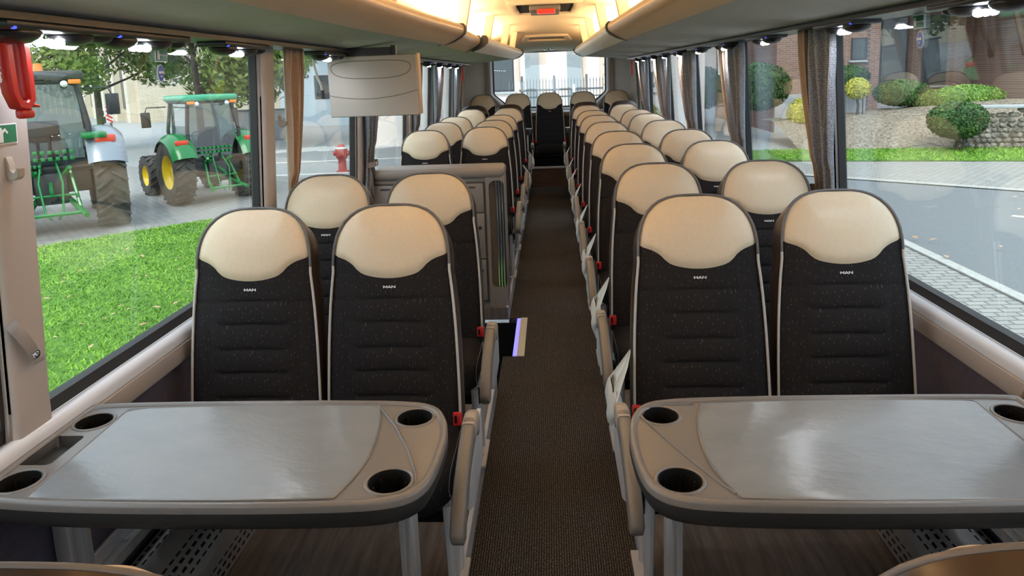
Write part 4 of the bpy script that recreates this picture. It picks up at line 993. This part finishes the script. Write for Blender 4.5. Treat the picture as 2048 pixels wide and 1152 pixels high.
mb.box((9.5, 12.0, G + .014), (3.2, .12, .006), rot=rz(-.72)); mb.box((15, 7.0, G + .014), (3.2, .12, .006), rot=rz(-.72))
tag(build('road_marking', mb, M['whiteline'], None, 0), kind='structure')
# zebra crossing
mb = MB()
for k in range(9):
    mb.box((-11.5 + k * 1.15, 29.5 + .25 * k, G + .012), (.55, 4.2, .02), rot=rz(-.9))
mb.box((-6.0, 21.8, G + .012), (6.5, .16, .02), rot=rz(.12)); mb.box((-8, 25.2, G + .012), (7, .2, .02), rot=rz(.1)); mb.box((-4.0, 18.6, G + .012), (4.5, .2, .02), rot=rz(-.1))
tag(build('zebra_crossing', mb, M['whiteline'], None, 0), kind='structure')
# grass blades and fallen leaves
def blades(name, n, inside, h, z_, seed):
    rnd = random.Random(seed); vs = []; fs = []
    for _ in range(n):
        p = inside(rnd)
        if p is None: continue
        dist = math.hypot(*p); k = 1 + dist / 6; a_ = rnd.uniform(0, 2 * PI); w_ = .0032 * k; hh = h * rnd.uniform(.5, 1.2); lx = rnd.uniform(-.02, .02) * k; ly = rnd.uniform(-.02, .02) * k
        i = len(vs); vs += [(p[0] - w_ * math.cos(a_), p[1] - w_ * math.sin(a_), z_), (p[0] + w_ * math.cos(a_), p[1] + w_ * math.sin(a_), z_), (p[0] + lx, p[1] + ly, z_ + hh)]; fs.append((i, i + 1, i + 2))
    me = bpy.data.meshes.new(name); me.from_pydata(vs, [], fs); o = mesh_obj(name, me, M['blade'], None, 0); return o
def in_left(r):
    x_ = -1.8 - 12 * r.random() ** 1.6; y_ = r.uniform(.5, 14.5)
    if y_ > 9 and x_ > -1.75 - (y_ - 9): return None
    if x_ < -7.3 and y_ > 14.5 + (x_ + 7.3): return None
    return x_, y_
o = blades('grass', 120000, in_left, .042, G + .045, 1); tag(o, 'short bright green grass of the lawn outside the left windows', 'grass', None, 'stuff')
def in_right(r):
    x_ = r.uniform(7, 22); t_ = r.random(); y0 = interp(x_, [(5, 21.8), (8.6, 20.9), (12.85, 19.9), (24, 13)]); y1 = interp(x_, [(5, 24.6), (9.6, 23.6), (14.5, 22.8), (26, 20)]); return x_, lerp(y0, y1, t_)
o = blades('grass', 14000, in_right, .08, G + .06, 2); tag(o, 'green grass strip in front of the stone wall outside the right windows', 'grass', None, 'stuff')
def leaf_quads(vs, fs, c, nrm, s_, rnd):
    n_ = Vector(nrm); u = n_.orthogonal().normalized(); u = (Matrix.Rotation(rnd.uniform(0, 2 * PI), 3, n_) @ u); v_ = n_.cross(u); c = Vector(c); i = len(vs)
    vs += [c - u * s_, c - v_ * s_ * .5 + n_ * s_ * .1, c + u * s_, c + v_ * s_ * .5 + n_ * s_ * .1]; fs.append((i, i + 1, i + 2, i + 3))
rnd = random.Random(5); vs = []; fs = []
for _ in range(420):
    p = in_left(rnd)
    if p: leaf_quads(vs, fs, (p[0], p[1], G + .10), (rnd.uniform(-.3, .3), rnd.uniform(-.3, .3), 1), rnd.uniform(.03, .06), rnd)
for _ in range(260):
    x_ = rnd.uniform(2, 16); y_ = rnd.uniform(4, 22)
    leaf_quads(vs, fs, (x_, y_, G + .085), (rnd.uniform(-.2, .2), rnd.uniform(-.2, .2), 1), rnd.uniform(.03, .07), rnd)
me = bpy.data.meshes.new('fallen_leaves'); me.from_pydata(vs, [], fs); o = mesh_obj('fallen_leaves', me, M['leaf_litter'], None, 0); tag(o, 'dry brown leaves scattered over lawn, paving and road', 'leaves', None, 'stuff')
# trees and shrubs
def foliage(blobs, n, s_, mt, parent, seed=1, shell=.65, name='foliage'):
    rnd = random.Random(seed); vs = []; fs = []; tot = sum(b[1][0] * b[1][1] + b[1][2] * b[1][0] for b in blobs)
    for c, r in blobs:
        for _ in range(int(n * (r[0] * r[1] + r[2] * r[0]) / tot)):
            d_ = Vector((rnd.gauss(0, 1), rnd.gauss(0, 1), rnd.gauss(0, 1))).normalized(); k = shell + (1.04 - shell) * rnd.random() ** .6
            p = Vector((c[0] + d_.x * r[0] * k, c[1] + d_.y * r[1] * k, c[2] + d_.z * r[2] * k)); nn = (d_ + Vector((rnd.gauss(0, .5), rnd.gauss(0, .5), rnd.gauss(0, .5)))).normalized()
            leaf_quads(vs, fs, p, nn, s_ * rnd.uniform(.6, 1.3), rnd)
    me = bpy.data.meshes.new(name); me.from_pydata([tuple(Vector(v_) - parent.location) for v_ in vs], [], fs); return mesh_obj(name, me, mt, parent, 0)
def tree(label, x_, y_, h, cr, mt, n=5200, s_=.16, seed=1, z0=None, low=.30):
    t = thing('street_tree', label, 'tree', (x_, y_, G), 'leafy trees outside'); rnd = random.Random(seed)
    mb = MB(); mb.tube([(x_, y_, G), (x_ + .05, y_, G + h * .25), (x_ - .05, y_ + .05, G + h * .5), (x_, y_, G + h * .8)], [.17, .14, .10, .04], 10)
    blobs = []
    for k in range(16):
        a_ = rnd.uniform(0, 2 * PI); zz = G + h * rnd.uniform(low, .92); rr_ = cr * (1 - abs((zz - G) / h - .6) * .9) * rnd.uniform(.35, .8)
        c = (x_ + rr_ * math.cos(a_), y_ + rr_ * math.sin(a_), zz); q = cr * rnd.uniform(.28, .45); blobs.append((c, (q, q, q * .7)))
        mb.tube([(x_, y_, max(G + h * .25, zz - h * .18)), ((x_ + c[0]) / 2, (y_ + c[1]) / 2, zz - h * .07), c], [.07, .045, .015], 6)
    build('trunk', mb, M['bark'], t, 60); foliage(blobs, n, s_, mt, t, seed, .2); return t
tree('leafy tree behind the large tractor, left windows', -21.5, 33.0, 11, 5.0, M['leaf'], 24000, .15, 1, low=.36)
tree('big leafy tree above the green-roofed tractor, left windows', -15.6, 31.0, 11, 5.6, M['leaf'], 34000, .15, 2, low=.27)
tree('leafy tree between the curtain and the monitor, left windows', -11.6, 31.5, 9.0, 2.6, M['leaf'], 11000, .14, 3, low=.36)
tree('distant leafy tree behind the monitor, left windows', -11.0, 60.0, 10.0, 4.0, M['leaf_bright'], 6000, .2, 4, low=.3)
def topiary(label, x_, y_, zc, r, mt, n, stem=True, name='topiary_tree', cat='shrub', g_=G, s_=.05, grp='clipped shrubs on the bank'):
    t = thing(name, label, cat, (x_, y_, g_), grp)
    if stem: build('trunk', MB().tube([(x_, y_, g_ - .1), (x_ + .05, y_, (g_ + zc) / 2), (x_ - .04, y_, zc - r[2] * .3)], [.07, .05, .045], 8).tube([(x_ + .22, y_, g_ - .1), (x_ + .2, y_, zc - r[2] * .5)], .022, 6), M['bark'], t, 60)
    blobs = [((x_, y_, zc), r)]
    mb = MB(); mb.ball((x_, y_, zc), tuple(q * .88 for q in r), 20, 14); build('core', mb, mt, t, 60); foliage(blobs, n, s_, mt, t, 3, .86); return t
topiary('round clipped green tree on a short trunk on the grass strip', 12.35, 22.3, -.28, (.80, .80, .56), M['leaf_dark'], 5200, s_=.055, g_=G + .05)
topiary('small round yellow-green clipped tree at the left of the bank', 11.1, 26.5, .62, (.42, .42, .38), M['leaf_yellow'], 1800, g_=-.6)
topiary('wide dark green clipped hedge below the dark brick windows', 13.0, 27.2, .38, (1.0, .7, .48), M['leaf_dark'], 3800, False, 'clipped_hedge', g_=-.2)
topiary('brown-tinged low hedge between the two green hedges', 13.9, 26.8, .10, (.75, .6, .38), M['leaf'], 2200, False, 'clipped_hedge', g_=-.3)
topiary('bright green flat-topped hedge behind the round tree', 15.0, 26.6, .20, (1.3, .6, .42), M['leaf_bright'], 3600, False, 'clipped_hedge', g_=-.3)
topiary('green bush by the small brick windows, right windows', 12.3, 30.1, .95, (.75, .55, .5), M['leaf_dark'], 2400, False, 'clipped_hedge', g_=.3)
topiary('yellow-green rounded bush in the gap of the right curtains', 9.4, 26.5, -.25, (.75, .75, .65), M['leaf_yellow'], 2400, False, 'clipped_hedge')
topiary('tall dark hedge seen through the second right window', 8.1, 28.3, .75, (1.2, .8, .9), M['leaf_dark'], 4200, False, 'clipped_hedge', g_=-.6, s_=.07)
topiary('dark hedge seen through the third right window', 7.3, 35.0, .6, (1.3, .9, 1.0), M['leaf_dark'], 3400, False, 'clipped_hedge', g_=-.6, s_=.07)
# gravel bank and dry stone wall
mb = MB(); rnd = random.Random(11)
def bank(u, v):
    x_ = lerp(8.2, 26, u); y0 = interp(x_, [(5, 24.4), (9.6, 23.5), (14.5, 22.7), (26, 19.8)]); y_ = y0 + v * 4.4
    top = interp(x_, [(8.2, -.5), (11, -.35), (13, -.15), (15, .05), (26, .3)])
    return (x_, y_, lerp(G, top, min(1, v * 1.6) ** .8) + .05 * math.sin(x_ * 5 + v * 9) * math.sin(v * 7))
mb.grid(bank, 60, 20); tag(build('gravel_bank', mb, M['gravel'], None, 60), kind='structure')
t = thing('stone_wall', 'low rough stone retaining wall behind the round clipped tree', 'wall', (17, 22.3, G))
rnd = random.Random(21); mb = MB()
n_st = 0
for row in range(9):
    x_ = 12.6 + row * .12
    while x_ < 22:
        w_ = rnd.uniform(.14, .30); hh = rnd.uniform(.13, .19); y0 = interp(x_, [(5, 24.4), (9.6, 23.5), (14.5, 22.7), (26, 19.8)]); zz = G + .06 + row * .155
        if zz < interp(x_, [(12.6, -.85), (13.8, -.3), (15, -.05), (22, .0)]):
            r_ = bmesh.ops.create_icosphere(mb.bm, subdivisions=1, radius=.5, matrix=Matrix.Translation((x_, y0 + .02 + row * .035, zz + .08)) @ rz(rnd.uniform(-.4, .4)).to_4x4() @ ry(rnd.uniform(-.4, .4)).to_4x4() @ Matrix.Diagonal((w_ * 1.15, .26, hh * 1.15, 1)))
            for v_ in r_['verts']: v_.co += Vector((rnd.uniform(-.015, .015), rnd.uniform(-.02, .02), rnd.uniform(-.015, .015)))
        x_ += w_ * .93
build('stones', mb, noisy('field_stones', (.13, .12, .105), (.34, .32, .27), 4, .9, .2, det=7), t, 0)
build('coping', MB().box((17.5, 22.1, .04), (9.5, .55, .09), rot=rz(-.25), bevel=.02), M['concrete'], t)
# brick building on the right
t = thing('brick_building', 'red-brown brick building with tall windows and timber canopy, right windows', 'building', (16, 29, G))
mb = MB(); mb.b2(9.6, 32, 31.0, 42, G, 9); build('wall', mb, M['brickwall'], t, 0)
mb = MB(); mb.b2(17.6, 34, 27.0, 31.0, G, 9); build('projecting_wing', mb, M['brickwall'], t, 0)
def bwin(x0, x1, z0, z1, y_, par, sill=True, curtain_=False):
    f_ = build('window', MB().b2(x0 - .06, x1 + .06, y_ - .03, y_ + .05, z0 - .06, z1 + .06), M['winframe'], par, 0)
    build('pane', MB().b2(x0, x1, y_ - .045, y_ - .03, z0, z1), M['winglass'], f_, 0)
    if sill: build('sill', MB().b2(x0 - .15, x1 + .15, y_ - .16, y_ + .02, z0 - .14, z0 - .06), M['concrete'], f_, 0)
bwin(13.9, 14.9, .55, 3.3, 31.0, t); bwin(15.5, 16.5, .55, 3.3, 31.0, t); bwin(11.5, 12.1, 1.7, 2.5, 31.0, t); bwin(12.7, 13.3, 1.7, 2.5, 31.0, t); bwin(19.5, 20.6, .8, 3.0, 27.0, t)
for x_ in (13.5, 15.2, 16.9): build('pilaster', MB().b2(x_ - .2, x_ + .2, 30.7, 31.0, G, 9), M['brickwall'], t, 0)
build('canopy', MB().b2(13.6, 18.2, 26.0, 31.0, 3.75, 4.05), M['concrete'], t)
build('canopy_light', MB().b2(15.2, 17.0, 26.0, 26.12, 3.62, 3.74), mat('canopy_tube', (1, 1, 1), .4, emit=(.8, 1, .95), es=1.2), t)
build('timber_brace', MB().tube([(17.55, 27.6, 1.6), (16.3, 26.6, 3.7)], .10, 4).tube([(17.5, 29.6, 1.6), (16.3, 28.8, 3.7)], .09, 4), M['timber'], t, 0)
build('downpipe', MB().tube([(18.7, 26.93, G), (18.7, 26.93, 6)], .05, 8), M['white'], t)
build('plinth', MB().b2(9.55, 17.6, 30.9, 31.0, G, .3), M['concrete'], t)
# pale building and far street on the right
t = thing('office_building', 'pale beige building with small windows far behind the right curtains', 'building', (14, 58, G))
build('wall', MB().b2(6.0, 40, 56, 68, G, 14), noisy('beige_render', (.50, .44, .38), (.56, .50, .44), 2, .9, 0), t, 0)
for k in range(7):
    for j in range(2): bwin(8 + k * 2.6, 9.0 + k * 2.6, 1.6 + j * 3.2, 3.2 + j * 3.2, 56, t, False)
build('grey_base', MB().b2(5.95, 40, 55.8, 56, G, .9), M['concrete'], t, 0)
# left: long hall with pilasters
t = thing('factory_hall', 'long buff brick hall with pilasters and pale roof, far behind left windows', 'building', (-50, 78, G))
A_ = Vector((-34, 57)); D_ = Vector((-.68, .73)); Nn = Vector((.73, .68))
def hb(a0, a1, d0, d1, z0, z1, mb):
    p = [A_ + D_ * a0 + Nn * d0, A_ + D_ * a1 + Nn * d0, A_ + D_ * a1 + Nn * d1, A_ + D_ * a0 + Nn * d1]; mb.prism([(q.x, q.y, z0) for q in p], (0, 0, z1 - z0)); return mb
mb = MB(); hb(0, 110, .4, 20, G, 6.8, mb); build('wall', mb, M['palebrick'], t, 0)
mb = MB(); hb(-1, 111, -.2, 20.5, 6.8, 7.3, mb); build('eaves', mb, M['buff'], t, 0)
mb = MB(); p0 = [(A_ + D_ * a_ + Nn * d_) for a_, d_ in ((-1, -.3), (111, -.3), (111, 10), (-1, 10))]
mb.rings([[(p0[0].x, p0[0].y, 7.3), (p0[1].x, p0[1].y, 7.3), (p0[2].x, p0[2].y, 11.), (p0[3].x, p0[3].y, 11.)], [(p0[0].x, p0[0].y, 7.5), (p0[1].x, p0[1].y, 7.5), (p0[2].x, p0[2].y, 11.2), (p0[3].x, p0[3].y, 11.2)]], True, True, True); build('roof', mb, M['roofmetal'], t, 0)
for k in range(22):
    a0 = 2 + k * 4.9
    mb = MB(); hb(a0 - .55, a0 + .55, -.15, .42, G, 6.8, mb); build('pilaster', mb, M['buff'], t, 0)
    for j in range(2):
        mb = MB(); hb(a0 + 1.0 + j * 1.55, a0 + 2.2 + j * 1.55, .30, .41, -.2, 4.9, mb); w_ = build('window', mb, M['winframe'], t, 0)
        mb = MB(); hb(a0 + 1.1 + j * 1.55, a0 + 2.1 + j * 1.55, .27, .30, 0, 4.7, mb); build('pane', mb, M['winglass'], w_, 0)
t = thing('park_bench', 'dark park bench on the far pavement near the hall', 'bench', (-36.5, 62.5, G))
mb = MB(); mb.box((-38.6, 59.6, G + .5), (2.0, .5, .08), rot=rz(-.82)); mb.box((-38.9, 60.0, G + .85), (2.0, .08, .4), rot=rz(-.82)); build('seat', mb, M['machine'], t, 0)
mb = MB()
for k in (-.8, .8): mb.box((-38.6 + k * .68, 59.6 - k * .73, G + .25), (.1, .4, .5), rot=rz(-.82))
build('frame', mb, M['machine'], t, 0)
# small pale blue building through the second left window, wall behind tractor
t = thing('kiosk', 'small pale blue building with dark window beyond the crossing', 'building', (-14.5, 47, G))
build('wall', MB().b2(-17.6, -13.0, 46, 50, G, 3.2), M['cyanbox'], t, 0); build('roof', MB().b2(-17.9, -12.7, 45.7, 50.3, 3.2, 3.5), M['concrete'], t, 0); bwin(-15.2, -14.2, .5, 1.9, 46, t, False)
t = thing('site_cabinet', 'grey roadside cabinet behind the green-roofed tractor', 'cabinet', (-14.6, 35, G))
build('body', MB().box((-14.9, 36, G + .75), (2.8, .7, 1.5), bevel=.03), M['concrete'], t); build('lid', MB().box((-14.9, 36, G + 1.53), (3.0, .85, .08), bevel=.02), M['iron'], t)
t = thing('street_hydrant', 'faded red street hydrant beside the zebra crossing', 'hydrant', (-6.6, 22.0, G))
build('body', MB().lathe([(.20, 0), (.20, .05), (.13, .07), (.12, .40), (.17, .46), (.19, .52), (.19, .74), (.15, .80), (.07, .88), (.001, .90)], (-6.6, 22, G), 20), M['hydrant'], t, 50)
build('cap', MB().cyl((-6.85, 22, G + .60), (-6.35, 22, G + .60), .075, n=14).cyl((-6.6, 21.75, G + .60), (-6.6, 22, G + .60), .085, n=14), M['hydrant'], t)
build('band', MB().lathe([(.195, .74), (.205, .75), (.205, .80), (.195, .81)], (-6.6, 22, G), 20), M['white'], t)
# red and white warning board beside the large tractor
# rear: pale building and iron fence
t = thing('townhouse', 'pale rendered building with tall windows beyond the rear window', 'building', (0, 30, G))
build('wall', MB().b2(-8, 6.4, 30, 40, G, 10), M['rearwall'], t, 0)
bwin(-2.28, -1.52, .92, 4.2, 30, t); bwin(2.75, 3.25, 1.2, 3.6, 30, t)
for x0_, x1_ in ((-.98, -.42), (.75, 1.30)):
    build('dark_column', MB().b2(x0_, x1_, 29.7, 30.0, G, 10), mat('grey_glazed_strip', (.26, .29, .31), .3), t, 0)
for x_ in (-.25, .05 + 1.35, 2.1, -1.35): build('stone_band', MB().b2(x_, x_ + .12, 29.85, 30.0, G, 10), M['rearstone'], t, 0)
for k in range(9): build('wall_joint', MB().b2(2.25, 4.5, 29.93, 30.0, .6 + k * .42, .63 + k * .42), M['rearstone'], t, 0)
t = thing('iron_fence', 'dark iron railing fence with spear tops beyond the rear window', 'fence', (1, 19, G))
zt_, zb__ = 1.36, -.9
for k in range(5): build('post', MB().b2(-.72 + k * .85 - .03, -.72 + k * .85 + .03, 18.97, 19.03, G, zt_ + .14), M['iron'], t, 0)
build('rail', MB().b2(-.8, 2.75, 18.985, 19.015, 1.10, 1.15).b2(-.8, 2.75, 18.985, 19.015, .92, .96).b2(-.8, 2.75, 18.985, 19.015, -.8, -.75), M['iron'], t, 0)
mb = MB()
for k in range(42):
    x_ = -.75 + k * .083; mb.cyl((x_, 19, -.85), (x_, 19, zt_ - .02), .010, n=6); mb.cyl((x_, 19, zt_ - .03), (x_, 19, zt_ + .09), .016, .001, n=6)
build('bars', mb, M['iron'], t, 0)
build('notice_plate', MB().b2(1.42, 1.72, 18.95, 18.965, 1.06, 1.17), M['white'], t, 0)
t = thing('gate_post', 'white-topped post in the middle of the iron fence', 'post', (.62, 18.6, G)); build('post', MB().b2(.59, .67, 18.56, 18.64, G, 1.05), M['iron'], t, 0); build('cap', MB().b2(.60, .66, 18.57, 18.63, 1.05, 1.25), M['white'], t, 0)
topiary('yellow-green round bush behind the fence, rear window', 2.3, 20.6, .25, (.85, .6, .45), M['leaf_yellow'], 2200, False, 'garden_bush')
# tractors
def tyre(t, c, r, w_, rim_r, rim_mat, lugs=22, nm='wheel'):
    """axis along local x; c is the hub"""
    k = 40; prof = [(rim_r, -w_ * .42), (rim_r + (r - rim_r) * .35, -w_ * .52), (r * .90, -w_ * .5), (r * .955, -w_ * .36), (r * .965, 0), (r * .955, w_ * .36), (r * .90, w_ * .5), (rim_r + (r - rim_r) * .35, w_ * .52), (rim_r, w_ * .42)]
    mb = MB(); mb.lathe(prof, c, k, 'X')
    for i in range(lugs):
        for sd in (-1, 1):
            a_ = 2 * PI * (i + (.5 if sd > 0 else 0)) / lugs
            aa = a_; x_ = sd * w_ * .25
            mb.box((c[0] + x_, c[1] + r * .965 * math.cos(aa), c[2] + r * .965 * math.sin(aa)), (w_ * .60, .075 * r, .060 * r), rot=rx(aa) @ ry(sd * -.62), bevel=.006, seg=1)
    o = build(nm, mb, M['tyre'], t, 40, False)
    mb = MB(); mb.lathe([(rim_r * 1.02, w_ * .42), (rim_r * .96, w_ * .36), (rim_r * .82, w_ * .10), (rim_r * .3, w_ * .04), (rim_r * .25, w_ * .2), (.001, w_ * .2)], c, 28, 'X'); mb.lathe([(rim_r * 1.02, -w_ * .42), (rim_r * .96, -w_ * .36), (rim_r * .82, -w_ * .10), (rim_r * .3, -w_ * .04), (rim_r * .25, -w_ * .2), (.001, -w_ * .2)], c, 28, 'X')
    build('rim', mb, rim_mat, o, 50, False)
def tractor(label, loc, rot, S, roofmat, fendmat, rimmat, bodymat, big):
    t = thing('farm_tractor', label, 'tractor', loc, 'tractors parked outside left windows', rot)
    R, W_ = .80 * S, .46 * S; tw = .84 * S      # wheel radius, width, half track
    for sd in (-1, 1):
        tyre(t, (sd * tw, 0, R), R, W_, R * .52, rimmat); tyre(t, (sd * tw * .92, 2.25 * S, R * .66), R * .66, W_ * .72, R * .34, rimmat, 18)
    def B(nm, mb, mt, sm=35): return build(nm, mb, mt, t, sm, False)
    B('chassis', MB().box((0, 1.1 * S, R * .95), (.42 * S, 2.7 * S, .42 * S), bevel=.04).cyl((-tw, 0, R), (tw, 0, R), .11 * S).cyl((-tw * .9, 2.25 * S, R * .66), (tw * .9, 2.25 * S, R * .66), .07 * S), M['machine'])
    B('bonnet', MB().box((0, 1.95 * S, R * 1.42), (.66 * S, 1.5 * S, .52 * S), bevel=.09, seg=3), bodymat)
    cz0, cz1 = R * 1.32, 2.46 * S
    cw, cl0, cl1 = .60 * S, -.42 * S, .95 * S
    fr = MB()
    cor = [(-cw, cl0), (cw, cl0), (cw, cl1), (-cw, cl1)]; top = [(-cw * .86, cl0 + .10), (cw * .86, cl0 + .10), (cw * .86, cl1 - .05), (-cw * .86, cl1 - .05)]
    for a_, b_ in zip(cor, top): fr.tube([(a_[0], a_[1], cz0), ((a_[0] * 1.03), a_[1], (cz0 + cz1) / 2), (b_[0], b_[1], cz1)], .045 * S, 6)
    for i in range(4):
        a_, b_ = cor[i], cor[(i + 1) % 4]; fr.tube([(a_[0], a_[1], cz0 + .02), (b_[0], b_[1], cz0 + .02)], .05 * S, 6); a_, b_ = top[i], top[(i + 1) % 4]; fr.tube([(a_[0], a_[1], cz1), (b_[0], b_[1], cz1)], .05 * S, 6)
    B('cab_frame', fr, M['machine'])
    g = MB(); g.rings([[(a_[0] * .98, a_[1] * .98, cz0 + .05) for a_ in cor], [(b_[0] * .98, b_[1] * .98, cz1 - .02) for b_ in top]]); B('cab_glass', g, M['cabglass'], 0)
    B('cab_base', MB().box((0, .25 * S, (R * .9 + cz0) / 2), (cw * 1.9, 1.35 * S, cz0 - R * .8), bevel=.03), M['machine'])
    rfm = MB(); rfm.box((0, .28 * S, cz1 + .085 * S), (cw * 2.12, 1.62 * S, .15 * S), bevel=.06, seg=3); B('roof', rfm, roofmat, 60)
    B('roof_lining', MB().box((0, .28 * S, cz1 + .005), (cw * 1.95, 1.45 * S, .07 * S), bevel=.02), M['machine'])
    B('driver_seat', MB().box((0, .15 * S, cz0 + .22 * S), (.46 * S, .42 * S, .14 * S), bevel=.05).box((0, -.05 * S, cz0 + .50 * S), (.44 * S, .12 * S, .55 * S), bevel=.05), M['dark'])
    sw = MB(); sw.tube([(.17 * S * math.cos(a_), .62 * S + .10 * S * math.sin(a_), cz0 + .50 * S + .13 * S * math.sin(a_)) for a_ in [2 * PI * i / 20 for i in range(20)]], .014, 6, True); sw.tube([(0, .62 * S, cz0 + .5 * S), (0, .8 * S, cz0 + .1 * S)], .03, 6); B('steering_wheel', sw, M['dark'])
    for sd in (-1, 1):
        f_ = MB()
        def fe(u, v, off=0.):
            a_ = lerp(.42, PI * .80, u); r_ = R * 1.12 + off; x_ = sd * lerp(cw * .9, tw + W_ * .58, v); dr = .16 * S * (abs(v - .45) / .55) ** 3
            return (x_, -(r_ - dr) * math.cos(a_), R + (r_ - dr) * math.sin(a_))
        f_.grid(lambda u, v: fe(u, v), 20, 8); f_.grid(lambda u, v: fe(u, v, .03), 20, 8); B('fender', f_, fendmat, 50)
        lg = B('tail_light', MB().box((sd * (tw * .98), -R * .72, R * 1.90), (.30 * S, .12 * S, .12 * S), bevel=.03), M['tail'])
        B('roof_lamp', MB().box((sd * cw * .84, -.52 * S, cz1 - .02), (.17 * S, .05, .07 * S), bevel=.01), M['orange'])
        B('work_light', MB().ball((sd * cw * .60, -.50 * S, cz1 - .05 * S), .055 * S), M['tube'])
        m_ = MB(); m_.tube([(sd * cw, 1.0 * S, cz1 - .12 * S), (sd * (cw + .45 * S), 1.02 * S, cz1 - .12 * S), (sd * (cw + .5 * S), 1.02 * S, cz1 - .25 * S)], .016, 6); m_.box((sd * (cw + .50 * S), 1.0 * S, cz1 - .42 * S), (.22 * S, .06, .38 * S), bevel=.02); B('mirror', m_, M['machine'])
    # three point linkage and couplings
    h_ = MB()
    for sd in (-1, 1):
        h_.tube([(sd * .22 * S, -.35 * S, R * .72), (sd * .42 * S, -1.15 * S, R * .48)], .045 * S, 6); h_.tube([(sd * .28 * S, -.40 * S, R * 1.35), (sd * .36 * S, -.80 * S, R * .60)], .028 * S, 6); h_.tube([(sd * .15 * S, -.40 * S, R * 1.15), (sd * .28 * S, -.62 * S, R * 1.38)], .04 * S, 6)
    h_.tube([(0, -.4 * S, R * 1.1), (0, -.95 * S, R * .95)], .03 * S, 6)
    for sd in (-1, 1): h_.tube([(sd * .10 * S, -.42 * S, R * 1.5), (sd * .16 * S, -.75 * S, R * 1.1), (sd * .12 * S, -.85 * S, R * .55), (sd * .05 * S, -.95 * S, R * .42)], .018 * S, 6)
    h_.tube([(-.40 * S, -1.0 * S, R * .52), (.40 * S, -1.0 * S, R * .52)], .03 * S, 6); h_.tube([(-.34 * S, -.75 * S, R * .85), (.34 * S, -.75 * S, R * .85)], .02 * S, 6)
    for k in range(16): h_.box((-.36 * S + .10 * S * (k % 8), -.47 * S, R * (1.55 + .13 * (k // 8))), (.06 * S, .12 * S, .06 * S), bevel=.008)
    for k in range(8): h_.box((-.30 * S + .06 * S * (k % 4), -.50 * S, R * (1.30 + .12 * (k // 4))), (.04 * S, .10 * S, .05 * S), bevel=.006)
    B('linkage', h_, M['jdgreen'])
    h2 = MB(); h2.box((0, -.36 * S, R * .95), (.46 * S, .3 * S, .5 * S), bevel=.04); h2.cyl((0, -.5 * S, R * .8), (0, -.66 * S, R * .8), .06 * S); B('rear_axle_housing', h2, M['machine'])
    if big:
        b = B('beacon', MB().cyl((.05, -.35 * S, cz1 + .15 * S), (.05, -.35 * S, cz1 + .28 * S), .07 * S, .055 * S, n=16), M['orange'])
        B('fender_light', MB().box((tw * .98 + .0, -R * .99, R * 1.42), (.26 * S, .05, .10 * S), bevel=.02), M['dark'])
        for sd in (-1, 1): B('fender_top', MB().box((sd * cw * 1.12, -.42 * S, R * 1.98), (.36 * S, .5 * S, .10 * S), bevel=.04), M['jdgreen'])
    return t
tractor('large dark-roofed tractor with silver fenders at the left, seen from behind', (-10.15, 13.75, G + .02), math.radians(36), 1.23, M['machine'], M['silver'], M['yellow'], M['jdgreen'], True)
tractor('smaller tractor with green roof and yellow wheel rims, seen from behind', (-8.52, 17.25, G + .02), math.radians(46), 1.0, M['mint'], M['jdgreen'], M['yellow'], M['jdgreen'], False)
t = thing('warning_board', 'red and white striped warning board beside the large tractor', 'sign', (-11.2, 17.6, G))
mb = MB(); mb.box((-11.2, 17.6, .92), (.17, .03, .42), rot=rz(.5)); build('board', mb, M['white'], t, 0)
mb = MB()
for k in range(4): mb.box((-11.2 + .006, 17.588, .77 + k * .10), (.16, .02, .045), rot=rz(.5) @ ry(.6))
build('stripes', mb, M['tail'], t, 0); build('post', MB().cyl((-11.2, 17.63, G), (-11.2, 17.63, .8), .03), M['iron'], t)
